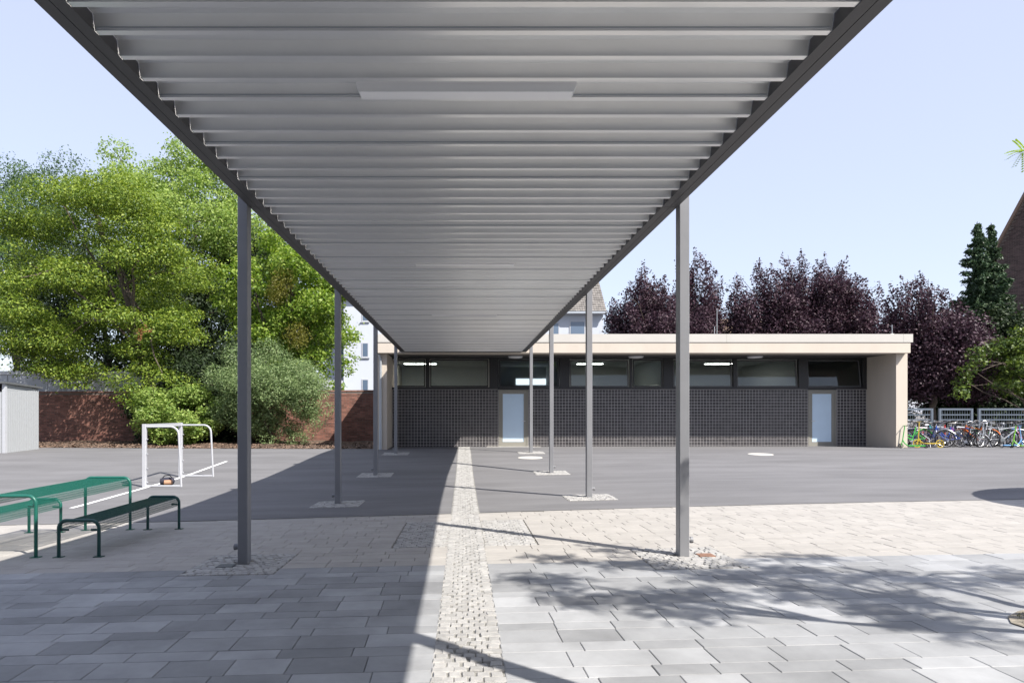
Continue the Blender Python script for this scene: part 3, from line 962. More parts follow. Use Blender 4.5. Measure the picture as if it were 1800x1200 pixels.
# gable behind the garage
hb = thing('outhouse', 'dark outhouse gable with a white roof edge above the garage', 'outhouse')
mb = MB(); yv = 44.0
P0 = ((20 - 814.6) / 1200 * yv, CAMH + (724 - 657) / 1200 * yv); P1 = ((100 - 814.6) / 1200 * yv, CAMH + (724 - 630) / 1200 * yv)
P2 = (P1[0] + (P1[0] - P0[0]), P0[1])
mb.add([(P0[0], yv, -.1), (P2[0], yv, -.1), (P2[0], yv, P2[1]), (P1[0], yv, P1[1]), (P0[0], yv, P0[1]), (P0[0], yv + 5, -.1), (P2[0], yv + 5, -.1), (P2[0], yv + 5, P2[1]), (P1[0], yv + 5, P1[1]), (P0[0], yv + 5, P0[1])],
       [(0, 1, 2, 3, 4), (9, 8, 7, 6, 5), (4, 3, 8, 9), (3, 2, 7, 8), (0, 4, 9, 5), (1, 6, 7, 2)]); mb.build('wall', M['darkbrick'], hb)
for (a, b) in ((P0, P1), (P2, P1)):
    mb = MB(); mb.add([(a[0], yv - .1, a[1]), (b[0], yv - .1, b[1]), (b[0], yv - .1, b[1] + .22), (a[0], yv - .1, a[1] + .22), (a[0], yv + 5, a[1]), (b[0], yv + 5, b[1]), (b[0], yv + 5, b[1] + .22), (a[0], yv + 5, a[1] + .22)],
        [(0, 1, 2, 3), (5, 4, 7, 6), (3, 2, 6, 7), (0, 3, 7, 4), (1, 5, 6, 2), (0, 4, 5, 1)]); mb.build('roof_edge', M['white'], hb)

# corrugated shed at the left edge
sc = Vector(at(8, 796)); sf = Vector(at(66, 789))
sh = thing('shed', 'pale grey corrugated metal shed with dark roof edge at the left picture edge', 'shed', (sc.x, sc.y, g(sc.x, sc.y)))
dirv = (sf - sc); sl_ = dirv.length; dirv.normalize()
lft = Vector((-dirv.y, dirv.x))
if lft.x > 0: lft = -lft
Q = lambda a, b, z: (dirv.x * a + lft.x * b, dirv.y * a + lft.y * b, z)
hN, hF, wS = 2.52, 2.40, 3.2
mb = MB()
def corr(p0, p1, q, nr, zN, zF, off):
    vs_, fs = [], []
    prof_ = []
    for i in range(nr):
        for (f_, o_) in ((0, 0), (.4, 0), (.5, .05), (.9, .05)):
            prof_.append(((i + f_) / nr, o_))
    prof_.append((1, 0))
    for t_, o_ in prof_:
        a, b = p0[0] + (p1[0] - p0[0]) * t_, p0[1] + (p1[1] - p0[1]) * t_
        a += q[0] * o_; b += q[1] * o_
        zz = zN + (zF - zN) * t_
        vs_ += [Q(a, b, -.05), Q(a, b, zz)]
    for i in range(len(prof_) - 1):
        fs.append((2 * i, 2 * i + 2, 2 * i + 3, 2 * i + 1))
    mb_ = MB(); mb_.add(vs_, fs); return mb_
corr((.06, 0), (sl_, 0), (0, -1), 18, hN - .30, hF - .05, 0).build('side_wall', M['shed'], sh)
corr((0, .06), (0, wS), (-1, 0), 18, hN - .3, hN - .3, 0).build('front_wall', M['shed'], sh)
mb = MB(); mb.add([Q(-.05, -.05, -.05), Q(.06, -.05, -.05), Q(.06, .06, -.05), Q(-.05, .06, -.05), Q(-.05, -.05, hN), Q(.06, -.05, hN), Q(.06, .06, hN), Q(-.05, .06, hN)],
    [(0, 3, 2, 1), (4, 5, 6, 7), (0, 1, 5, 4), (1, 2, 6, 5), (2, 3, 7, 6), (3, 0, 4, 7)]); mb.build('corner_post', M['white'], sh)
mb = MB(); mb.add([Q(.06, -.012, hN - .30), Q(sl_, -.012, hF - .06), Q(sl_, -.012, hF), Q(.06, -.012, hN), Q(.06, .02, hN - .30), Q(sl_, .02, hF - .06), Q(sl_, .02, hF), Q(.06, .02, hN)],
    [(0, 1, 2, 3), (5, 4, 7, 6), (3, 2, 6, 7), (0, 3, 7, 4), (1, 5, 6, 2)]); mb.build('gable_trim', M['shed'], sh)
mb = MB(); mb.add([Q(-.2, -.12, hN + .005), Q(sl_ + .15, -.12, hF + .005), Q(sl_ + .15, wS + .1, hF + .005), Q(-.2, wS + .1, hN + .005), Q(-.2, -.12, hN + .07), Q(sl_ + .15, -.12, hF + .07), Q(sl_ + .15, wS + .1, hF + .07), Q(-.2, wS + .1, hN + .07)],
    [(0, 3, 2, 1), (4, 5, 6, 7), (0, 1, 5, 4), (1, 2, 6, 5), (2, 3, 7, 6), (3, 0, 4, 7)]); mb.build('roof', M['shedroof'], sh)
mb = MB(); mb.add([Q(sl_, .02, -.05), Q(sl_, wS, -.05), Q(sl_, wS, hF), Q(sl_, .02, hF), Q(0, wS, -.05), Q(0, wS, hN)], [(0, 1, 2, 3), (1, 4, 5, 2)]); mb.build('back_wall', M['shed'], sh)

# ------------------------------------------------------------------ far houses
def roof_tiles(name, parent, m, o, ex, up, nx, ny):
    """rows of pan tiles on a slope: o origin, ex vector along the eaves, up vector up the slope"""
    o, ex, up = Vector(o), Vector(ex), Vector(up)
    nrm = ex.cross(up).normalized()
    if nrm.z < 0: nrm = -nrm
    mb = MB()
    for j in range(ny):
        for i in range(nx):
            a = o + ex * (i + .02) / nx + up * j / ny; b = o + ex * (i + .93) / nx + up * j / ny
            c = o + ex * (i + .93) / nx + up * (j + 1.05) / ny; d = o + ex * (i + .02) / nx + up * (j + 1.05) / ny
            h = nrm * .06
            mb.add([a + h, b + h, c + nrm * .015, d + nrm * .015, a, b], [(0, 1, 2, 3), (4, 5, 1, 0)])
    t_ = mb.build(name, m, parent); t_['kind'] = 'stuff'
    return t_
def far_window(parent, x0, x1, z0, z1, y):
    w = part('window', M['white'], parent, (x0, x1, y - .05, y + .05, z0, z1))
    part('pane', M['winpane'], w, (x0 + .08, x1 - .08, y - .056, y - .04, z0 + .08, z1 - .08))
    part('sill', M['panel'], w, (x0 - .1, x1 + .1, y - .14, y - .051, z0 - .08, z0 - .003))
hy = 60.0
hx = lambda u, y=hy: (u - 814.6) / 1200 * y
hz = lambda v, y=hy: CAMH + (724 - v) / 1200 * y
h1 = thing('white_house', 'white rendered house with small windows seen left of the flat building', 'house')
part('wall', M['housewall'], h1, (hx(604), hx(664), hy, hy + 9, 0, 11.6))
part('wall', M['housewall'], h1, (hx(560), hx(603.9), hy + 3, hy + 9, 0, 11.6))
for (a, b, c, d) in ((636, 648, 628, 602), (636, 648, 692, 666), (636, 648, 565, 540)):
    far_window(h1, hx(a), hx(b), hz(c), hz(d), hy)
for (a, b, c, d) in ((578, 596, 660, 630), (578, 596, 620, 590)):
    far_window(h1, hx(a) , hx(b), hz(c), hz(d), hy + 3)
part('balcony', M['white'], h1, (hx(562), hx(603), hy - 1.2, hy - .02, hz(692), hz(669)))
mb = MB(); mb.add([(hx(550), hy - .5, 11.6), (hx(668), hy - .5, 11.6), (hx(668), hy + 4.5, 15.5), (hx(550), hy + 4.5, 15.5), (hx(668), hy + 9.5, 11.6), (hx(550), hy + 9.5, 11.6)], [(0, 1, 2, 3), (3, 2, 4, 5), (1, 4, 2), (0, 3, 5), (0, 5, 4, 1)])
mb.build('roof', M['rooftile'], h1)
h2y = 55.0
h2 = thing('tiled_house', 'pale house with grey tiled roof and gutter above the flat roof', 'house')
X0, X1 = hx(940, h2y), hx(1063, h2y)
ze = hz(547, h2y)
part('wall', M['housewall'], h2, (X0, X1, h2y + .6, h2y + 9, 0, ze - .1))
far_window(h2, hx(1003, h2y), hx(1031, h2y), hz(592, h2y), hz(562, h2y), h2y + .59)
far_window(h2, hx(968, h2y), hx(985, h2y), hz(592, h2y), hz(565, h2y), h2y + .59)
part('gutter', M['zinc'], h2, (X0, X1 + .2, h2y - .12, h2y + .02, ze - .17, ze - .02))
part('eaves_board', M['white'], h2, (X0, X1 + .1, h2y + .021, h2y + .59, ze - .2, ze - .02))
mb = MB(); rz_, ry_ = ze + 4.6, h2y + 4.8
mb.add([(X0, h2y, ze), (X1 + .15, h2y, ze), (X1 - .1, ry_, rz_), (X0, ry_, rz_), (X1 + .15, h2y + 9.6, ze), (X0, h2y + 9.6, ze)], [(0, 1, 2, 3), (3, 2, 4, 5), (1, 4, 2), (0, 3, 5), (0, 5, 4, 1)])
rf = mb.build('roof', M['rooftile'], h2)
roof_tiles('roof_tiles', rf, M['rooftile'], (X0, h2y, ze + .01), (X1 + .15 - X0, 0, 0), (0, 4.8, 4.6), 30, 26)
h3y = 62.0
h3 = thing('brown_roofed_house', 'house with brown tiled roof glimpsed between the purple trees', 'house')
X0, X1 = hx(1270, h3y), hx(1420, h3y); ze = 6.0
part('wall', M['housewall'], h3, (X0 + .3, X1, h3y + .5, h3y + 8, 0, ze))
mb = MB(); mb.add([(X0, h3y, ze), (X1, h3y, ze), (X1, h3y + 4.2, 10.6), (X0, h3y + 4.2, 10.6), (X1, h3y + 8.4, ze), (X0, h3y + 8.4, ze)], [(0, 1, 2, 3), (3, 2, 4, 5), (1, 4, 2), (0, 3, 5), (0, 5, 4, 1)])
rf = mb.build('roof', M['rooftile2'], h3)
roof_tiles('roof_tiles', rf, M['rooftile2'], (X0, h3y, ze + .01), (X1 - X0, 0, 0), (0, 4.2, 4.6), 28, 22)
# brick gable at the right edge
bb = thing('brick_gable_house', 'tall dark brick house with steep gable at the right picture edge', 'house')
o0 = Vector((hx(1752, 45), 45, 0)); e = Vector((.68, -.73, 0)).normalized(); e2 = Vector((e.y * -1, e.x, 0))
if e2.x < 0: e2 = -e2
gw = 9.0; zE, zR = hz(440, 45), hz(440, 45) + 4.5 * 2.15
K = lambda s_, t_, z: tuple(o0 + e * s_ + e2 * t_ + Vector((0, 0, z)))
mb = MB(); mb.add([K(0, 0, 0), K(gw, 0, 0), K(gw, 0, zE), K(gw / 2, 0, zR), K(0, 0, zE), K(0, 10, 0), K(gw, 10, 0), K(gw, 10, zE), K(gw / 2, 10, zR), K(0, 10, zE)],
    [(0, 1, 2, 3, 4), (9, 8, 7, 6, 5), (0, 4, 9, 5), (1, 6, 7, 2)]); mb.build('wall', M['mortar'], bb)
mb = MB()
for j in range(int(zR / .083)):
    z0 = j * .083
    s0 = 0 if z0 < zE else (z0 + .08 - zE) / 2.15
    s_ = (0.125 if j % 2 else 0)
    while s_ < 3.2:
        a, b = s_, s_ + .235
        if a >= s0 and z0 > 4:
            mb.add([K(a, -.012, z0), K(b, -.012, z0), K(b, -.012, z0 + .068), K(a, -.012, z0 + .068), K(a, .002, z0), K(b, .002, z0), K(b, .002, z0 + .068), K(a, .002, z0 + .068)], [(0, 1, 2, 3), (0, 4, 5, 1), (1, 5, 6, 2), (2, 6, 7, 3), (3, 7, 4, 0)])
        s_ += .25
o = mb.build('bricks', M['darkbrick'], bb); o['kind'] = 'stuff'
for sg in (0, 1):
    a, b = (0, gw / 2) if sg == 0 else (gw, gw / 2)
    ex_ = -.35 if sg == 0 else .35
    mb = MB(); mb.add([K(a + ex_, -.35, zE - .75), K(b, -.35, zR), K(b, 10.3, zR), K(a + ex_, 10.3, zE - .75), K(a + ex_, -.35, zE - .4), K(b, -.35, zR + .35), K(b, 10.3, zR + .35), K(a + ex_, 10.3, zE - .4)],
        [(0, 3, 2, 1), (4, 5, 6, 7), (0, 1, 5, 4), (1, 2, 6, 5), (2, 3, 7, 6), (3, 0, 4, 7)]); mb.build('roof', M['rooftile2'], bb)

# ------------------------------------------------------------------ unseen building added behind the camera, darkens panes and canopy deck
dark_bld = thing('unseen_dark_building', 'unseen grey building block added behind the camera to darken panes and canopy deck', 'building')
part('wall', mat('unseen_dark_render', (.10, .105, .105), .9, var=.1, nscale=.6), dark_bld, (-30, 34, -18, -5.0, -.1, 7.4))
for i in range(18):
    x = -28 + i * 3.4
    for z in (.9, 4.2):
        far = part('window', M['frame'], dark_bld, (x, x + 2.4, -4.998, -4.95, z, z + 1.9))
        part('pane', M['winpane'], far, (x + .08, x + 2.32, -4.949, -4.93, z + .08, z + 1.82))

# ------------------------------------------------------------------ foliage
def leaf_cloud(clumps, size, aspect=.55, up=.55, spread=.55, shell=.45, droop=0.0):
    """clumps: (cx,cy,cz, rx,ry,rz, n) -> quads"""
    out = []
    for (cx, cy, cz, rx, ry, rz, n) in clumps:
        d = RNG.normal(size=(n, 3)); d /= np.linalg.norm(d, axis=1)[:, None]
        r = shell + (1 - shell) * RNG.random(n) ** .6
        r *= 1 + .22 * np.maximum(0, RNG.normal(size=n))
        p = np.array([cx, cy, cz]) + d * r[:, None] * np.array([rx, ry, rz])
        p[:, 2] -= droop * np.hypot(d[:, 0], d[:, 1]) * r * rx
        nn = d * .5 + np.array([0, 0, up]) + RNG.normal(size=(n, 3)) * spread
        nn /= np.linalg.norm(nn, axis=1)[:, None]
        t = RNG.normal(size=(n, 3)); t -= nn * (t * nn).sum(1)[:, None]; t /= np.linalg.norm(t, axis=1)[:, None]
        b = np.cross(nn, t)
        l = size * RNG.uniform(.65, 1.3, n)[:, None]
        w = l * aspect
        q = np.stack([p - t * l * .5, p + b * w * .5 - t * l * .05, p + t * l * .5 - nn * l * .12, p - b * w * .5 - t * l * .05], 1)
        out.append(q.reshape(-1, 3))
    return np.concatenate(out)
def crown_clumps(c, rad, n, cr, leaves, flat=.6, low=-1.0, inner=.35, rnd=None):
    rnd = rnd or random
    out = []
    tries = 0
    while len(out) < n and tries < n * 40:
        tries += 1
        v = Vector((rnd.gauss(0, 1), rnd.gauss(0, 1), rnd.gauss(0, 1))).normalized()
        if v.z < low: continue
        r = inner + (1 - inner) * rnd.random() ** .55
        r *= rnd.uniform(.85, 1.08)
        k = cr * rnd.uniform(.6, 1.35)
        out.append((c[0] + v.x * rad[0] * r, c[1] + v.y * rad[1] * r, c[2] + v.z * rad[2] * r, k, k, k * flat, max(20, int(leaves * (k / cr) ** 2))))
    return out
def limb(mb, a, b, r0, r1, n=6, wob=.12):
    a, b = Vector(a), Vector(b)
    pts, rs = [], []
    L_ = (b - a).length
    for i in range(n + 1):
        t_ = i / n
        p = a.lerp(b, t_)
        p += Vector((random.gauss(0, wob), random.gauss(0, wob), random.gauss(0, wob) + .12 * L_ * math.sin(math.pi * t_) * .4)) * (0 if i in (0, n) else 1) * min(1, L_ / 3)
        pts.append(p); rs.append(r0 + (r1 - r0) * t_)
    mb.tube(pts, rs, 7)
    return pts
def tree(name, label, cat, base, c, rad, n, cr, leaves, size, m, flat=.6, low=-1.0, group=None, tr=.18, extra=None, inner=.35, aspect=.55, droop=0.0, spread=.55, up=.55, limbs=14, shell=.45):
    t = thing(name, label, cat, base, 0, group)
    L0 = Vector(base)
    cl = crown_clumps(c, rad, n, cr, leaves, flat, low, inner)
    if extra: cl += extra
    q = leaf_cloud(cl, size, aspect, up, spread, shell, droop) - np.array(base)
    np_mesh('crown', q, 4, m, t)
    mb = MB()
    top = Vector(c) + Vector((0, 0, rad[2] * .55))
    pts = limb(mb, (0, 0, -.15), top - L0, tr, tr * .25, 8, .1)
    for k in range(limbs):
        e = random.choice(cl)
        limb(mb, pts[random.randrange(2, 7)], Vector(e[:3]) - L0, tr * .35, tr * .08, 5, .12)
    mb.build('trunk', M['bark'], t, True)
    return t
PX = lambda u, d: (u - 814.6) / 1200 * d
PZ = lambda v, d: CAMH + (724 - v) / 1200 * d
def P3(u, v, d): return (PX(u, d), d, PZ(v, d))
def ex(lst, d, k, n, flat=.5, dj=1.2):
    o_ = []
    for (u, v) in lst:
        dd = d + random.uniform(-dj, dj)
        p = P3(u, v, dd); o_.append((p[0], p[1], p[2], k, k, k * flat, n))
    return o_
gT = 'tall trees behind the brick wall'
d = 31.0
hang = ex([(250, 640), (285, 655), (320, 665), (345, 690), (270, 690), (300, 700), (245, 672),(300, 430), (330, 470),(110, 650), (130, 668), (85, 640), (160, 640), (205, 655), (230, 690), (215, 670), (250, 700), (60, 560), (20, 540), (15, 600), (40, 480), (30, 430), (95, 600), (300, 560), (270, 575)], 29.6, .75, 340, .4, .4)
tree('hornbeam_tree', 'broad yellow-green tree with layered branches hanging over the grey garage', 'tree', (-13.2, 30.6, .2), P3(170, 480, d), (4.7, 3.2, 5.0), 92, 1.15, 1000, .12, M['leaf_yellow'], .36, -.95, gT, .22, hang, .62, droop=.28, up=.75, spread=.5)
d = 39.0
tree('maple_tree', 'tall light green tree, highest crown of the group beside the canopy edge', 'tree', (-15.5, 38.6, .2), P3(315, 390, d), (4.6, 3.6, 4.7), 75, 1.15, 800, .155, M['leaf_light'], .62, -1, gT, .24, ex([(310, 262), (275, 290), (350, 290), (245, 300), (390, 330)], d, .8, 300), .3)
d = 43.0
tree('birch_tree', 'darker blue-green tree at the left picture edge behind the yellow-green crown', 'tree', (PX(30, d), d, .2), P3(38, 470, d), (4.4, 3.6, 6.3), 100, 1.2, 800, .15, M['leaf_blue'], .75, -1, gT, .24, ex([(30, 300), (45, 310), (85, 290), (115, 285), (140, 300), (60, 330)], d, .65, 240, 1.3), .3)
d = 34.5
tree('sycamore_tree', 'bright green broad-leaved tree between the front and second left canopy columns', 'tree', (-8.6, 34.4, .2), P3(505, 520, d), (3.0, 2.8, 4.6), 66, .95, 700, .17, M['leaf_mid'], .6, -1, gT, .2, ex([(600, 560), (615, 590), (612, 630), (585, 540), (590, 680), (605, 650), (560, 500)], 34, .55, 170, .6), .35)
for (u, v, k, mm, nm, lb, ct) in ((500, 490, .62, 'leaf_olive', 'mistletoe', 'upper round olive mistletoe ball in the bright green tree', 'mistletoe'), (485, 515, .55, 'leaf_olive', 'mistletoe', 'middle olive mistletoe ball in the bright green tree', 'mistletoe'), (523, 590, .6, 'leaf_olive', 'mistletoe', 'lowest olive mistletoe ball in the bright green tree', 'mistletoe')):
    p = P3(u, v, 32.2)
    o = np_mesh(nm, leaf_cloud([(0, 0, 0, k, k, k * 1.1, 900)], .12, .3, .1, 1.0, .2), 4, M[mm]); o.location = p
    tag(o, lb, ct, 'mistletoe balls')
d = 42.0
tree('lime_tree', 'deep shaded green tree filling the gap behind the front left column', 'tree', (-11.5, 42, .2), P3(430, 560, d), (4.8, 2.2, 6.0), 110, 1.25, 480, .2, M['leaf_shaded'], .7, -1, gT, .24, None, .2)
tree('lime_tree', 'dark shaded tree standing low behind the yellow-green crown', 'tree', (-20, 37.5, .2), P3(200, 570, 37.5), (7.2, 1.6, 5.0), 120, 1.25, 520, .19, M['leaf_shaded'], .7, -1, gT, .24, None, .2)
gS = 'shrubs in the mulch bed'
d = 29.3
tree('willow_shrub', 'large grey-green shrub in front of the brick wall beside the canopy', 'shrub', (-8.4, 29.6, .2), P3(472, 692, d), (2.6, 1.3, 2.35), 95, .55, 620, .11, M['leaf_willow'], .8, -1, gS, .07, ex([(565, 690), (575, 720), (560, 740), (540, 760), (470, 775), (500, 770), (550, 715)], 28.9, .4, 190, .9), .25, aspect=.32)
tree('hazel_shrub', 'lower light green leafy shrub behind the small goal', 'shrub', (-12.2, 29.9, .2), P3(315, 728, 29.2), (1.75, 1.0, 1.25), 48, .45, 380, .125, M['leaf_light'], .7, -1, gS, .05, None, .25)
tree('yew_shrub', 'dark shaded shrub filling the bed between the two lighter shrubs', 'shrub', (-10.4, 31.0, .2), P3(395, 690, 31), (2.9, .8, 2.6), 80, .65, 400, .13, M['leaf_shaded'], .8, -1, gS, .06, None, .2)
tree('holly_shrub', 'dark shrub at the foot of the brick wall by the left front column', 'shrub', (-14.4, 31.0, .2), P3(270, 715, 30.8), (1.3, .5, 1.4), 22, .5, 300, .13, M['leaf_shaded'], .8, -1, gS, .05, None, .2)
mb = MB()
o = np_mesh('dead_twig', leaf_cloud([(0, 0, 0, .28, .1, .16, 34), (-.22, 0, -.25, .1, .08, .2, 22)], .13, .4, .1, .8), 4, M['leaf_dead']); o.location = P3(255, 580, 28.4)
tag(o, 'twig of withered orange leaves hanging in the yellow-green tree', 'twig')
# purple-leaved trees behind the flat roof: upright plumes rising from a short trunk
gP = 'purple-leaved trees behind the flat roof'
def plume_tree(label, u0, d, vlow, tops, hw, size=.15, dens=1.0):
    base = (PX(u0, d), d, .2)
    t = thing('purple_plum_tree', label, 'tree', base, 0, gP)
    L0 = Vector(base); cl = []; mb = MB()
    hub = Vector(P3(u0, vlow, d))
    limb(mb, (0, 0, -.15), hub - L0, .2, .13, 6, .05)
    for (u, v) in tops:
        for rep_ in range(2):
            dd = d + random.uniform(-1.7, 1.7) * (1 if rep_ else .5)
            tip = Vector(P3(u + random.uniform(-14, 14) * rep_, v + (random.uniform(12, 45) if rep_ else 0), dd))
            bot = hub.lerp(tip, .12) + Vector((0, 0, 0))
            bot.x = hub.x + (tip.x - hub.x) * .75
            limb(mb, hub - L0, tip - L0, .05, .008, 6, .08)
            n_ = max(5, int((tip - bot).length / .38))
            for k in range(n_):
                f = k / (n_ - 1)
                p = bot.lerp(tip, f)
                w = (hw * (1 - f) ** .5 + .10) * random.uniform(.75, 1.2)
                cl.append((p.x + random.gauss(0, .12), p.y + random.gauss(0, .2), p.z, w, w, max(w, .22) * random.uniform(.9, 1.4), int((9 + 640 * w * w) * dens)))
    tx = [q_[0] for q_ in tops]; uc = (min(tx) + max(tx)) / 2; vt = sum(q_[1] for q_ in tops) / len(tops) + 12
    cl += crown_clumps(P3(uc, (vt + vlow) / 2, d), ((max(tx) - min(tx)) / 2400 * d * .98, 2.0, (vlow - vt) / 2400 * d), 46, .75, 420, .8, -1, .2)
    np_mesh('crown', leaf_cloud(cl, size, .55, .35, .7, .25) - np.array(base), 4, M['leaf_purple'], t)
    mb.build('trunk', M['bark'], t, True)
plume_tree('dark purple-leaved tree beside the tiled house, leftmost of the three', 1165, 40.0, 640, [(1064, 550), (1080, 525), (1105, 500), (1132, 466), (1150, 490), (1168, 487), (1205, 455), (1222, 445), (1243, 460), (1266, 492), (1276, 540)], .78)
plume_tree('wide dark purple-leaved tree with feathery top, middle one of the three', 1415, 40.0, 640, [(1285, 505), (1300, 485), (1330, 458), (1358, 468), (1385, 448), (1405, 445), (1438, 462), (1450, 450), (1485, 456), (1478, 476), (1512, 482), (1540, 502), (1556, 545)], .8)
plume_tree('purple-leaved tree hanging over the bicycles, rightmost of the three', 1640, 34.5, 690, [(1562, 502), (1585, 487), (1608, 482), (1632, 490), (1658, 505), (1685, 528), (1712, 552), (1730, 570), (1738, 610), (1560, 560)], .72)
# drooping skirt of the rightmost tree
# dense shrubbery, coloured dark for its shade, and a lighter tree at the right
d = 35.0
tree('laurel_hedge', 'dense evergreen shrubbery with shade put into its dark leaves, behind the fence and bicycles', 'hedge', (PX(1700, 36), 36, .2), P3(1730, 670, 36), (6.2, 1.0, 3.4), 200, .85, 520, .18, M['leaf_shaded'], .9, -1, None, .12, None, .1)
tree('elder_tree', 'light green leafy tree at the right picture edge above the bicycles', 'tree', (PX(1815, 32), 32, .2), P3(1815, 640, 32), (2.4, 1.0, 1.8), 34, .6, 260, .15, M['leaf_elder'], .35, -1, None, .1, ex([(1715, 620), (1720, 635), (1700, 650), (1690, 670), (1735, 615), (1790, 585), (1690, 690)], 31.5, .4, 130, .8, .3), .3)
def spruce(label, base, H, rbase, grp):
    t = thing('spruce_tree', label, 'tree', base, 0, grp)
    Q_ = []
    z = H
    while z > 2.0:
        f = (H - z) / H
        L_ = .10 + rbase * f ** .95 * 1.5
        for k in range(int(6 + 4 * f)):
            a = random.uniform(0, 6.28); l_ = L_ * random.uniform(.6, 1.35)
            n_ = int(24 + l_ * 230)
            s_ = RNG.random(n_)
            px = np.cos(a) * l_ * s_; py = np.sin(a) * l_ * s_
            pz = z - .18 * l_ * np.sin(s_ * 2.6) - .12 * s_ + .22 * l_ * np.maximum(0, s_ - .7)
            w = .03 + .07 * np.minimum(1, l_) * (1 - s_) + .02
            off = RNG.normal(size=(n_, 3)) * np.stack([w, w, w * .5], 1) * np.array([1, 1, 1])
            off[:, 2] -= np.abs(RNG.normal(size=n_)) * .10
            Q_.append(np.stack([px, py, pz], 1) + off)
        z -= random.uniform(.2, .34)
    p = np.concatenate(Q_); n_ = len(p)
    dirv_ = p.copy(); dirv_[:, 2] = -.25; dirv_ += RNG.normal(size=(n_, 3)) * .5
    dirv_ /= np.linalg.norm(dirv_, axis=1)[:, None]
    s2 = np.cross(dirv_, RNG.normal(size=(n_, 3))); s2 /= np.linalg.norm(s2, axis=1)[:, None]
    l_ = RNG.uniform(.12, .24, n_)[:, None]
    q = np.stack([p - dirv_ * l_ * .5, p + s2 * l_ * .2, p + dirv_ * l_ * .5, p - s2 * l_ * .2], 1).reshape(-1, 3)
    np_mesh('crown', q, 4, M['needle'], t)
    mb = MB(); mb.tube([(0, 0, -.1), (0, 0, H * .6), (0, 0, H + .15)], [.16, .09, .01], 7); mb.build('trunk', M['bark'], t, True)
spruce('dark green spruce with pointed top, left of the twin spruces by the brick gable', (PX(1718, 37), 37, .2), PZ(394, 37) - .2, 2.1, 'spruces by the brick gable')
spruce('dark green spruce with pointed top, right of the twin spruces by the brick gable', (PX(1742, 37.6), 37.6, .2), PZ(396, 37.6) - .2, 1.7, 'spruces by the brick gable')

# ------------------------------------------------------------------ fence behind the bicycles
fy = 30.2
fx = lambda u: PX(u, fy)
ftop = PZ(717.5, fy); fz0 = .2
fence = thing('steel_fence', 'low grey steel bar fence running behind the parked bicycles', 'fence')
segs = [(BR + .05, fx(1639)), (fx(1650), fx(1709)), (fx(1719), fx(1812)), (fx(1822), fx(1915))]
for (a, b) in segs:
    for xx in (a, b - .08):
        part('post', M['fence'], fence, (xx, xx + .09, fy - .045, fy + .045, fz0 - .05, ftop))
    part('top_rail', M['fence'], fence, (a + .092, b - .082, fy - .04, fy + .04, ftop - .08, ftop + .003))
    for zz in (ftop - .28, ftop - .5, ftop - 1.2):
        part('mid_rail', M['fence'], fence, (a + .092, b - .082, fy - .02, fy + .02, zz - .025, zz + .025))
    mb = MB(); x = a + .16
    while x < b - .12:
        mb.box(x, x + .012, fy - .006, fy + .006, fz0 + .05, ftop - .082); x += .11
    mb.build('bars', M['fence'], fence)

# ------------------------------------------------------------------ bicycles and scooters
BM = {}
def paint(name, c):
    if name not in BM: BM[name] = mat('paint_' + name, c, .3)
    return BM[name]
chrome = mat('chrome', (.55, .55, .57), .28, metal=.85)
rimm = mat('rim', (.5, .5, .52), .35, metal=.6)
def wheel_mesh(r):
    mb = MB(); n = 24; ring = []
    mb2 = MB(); mb3 = MB()
    def torus(mb_, rr, tr_, m_=6):
        vs_, fs = [], []
        for i in range(n):
            a = 2 * math.pi * i / n
            for j in range(m_):
                b = 2 * math.pi * j / m_
                q = rr + tr_ * math.cos(b)
                vs_.append((q * math.cos(a), tr_ * math.sin(b), q * math.sin(a)))
        for i in range(n):
            for j in range(m_):
                fs.append((i * m_ + j, ((i + 1) % n) * m_ + j, ((i + 1) % n) * m_ + (j + 1) % m_, i * m_ + (j + 1) % m_))
        mb_.add(vs_, fs)
    torus(mb, r - .02, .021)
    torus(mb2, r - .047, .011, 4)
    for i in range(14):
        a = 2 * math.pi * i / 14
        mb2.tube([(.02 * math.cos(a + .6), .012 * (1 if i % 2 else -1), .02 * math.sin(a + .6)), ((r - .05) * math.cos(a), 0, (r - .05) * math.sin(a))], .0022, 3, False)
    mb2.lathe([(.02, -.03), (.024, 0), (.02, .03)], (0, 0, 0), 8, 'y')
    return mb.mesh('tyre', M['tyre'], True), mb2.mesh('rim', rimm)
WM = {r: wheel_mesh(r) for r in (.34, .30, .25)}
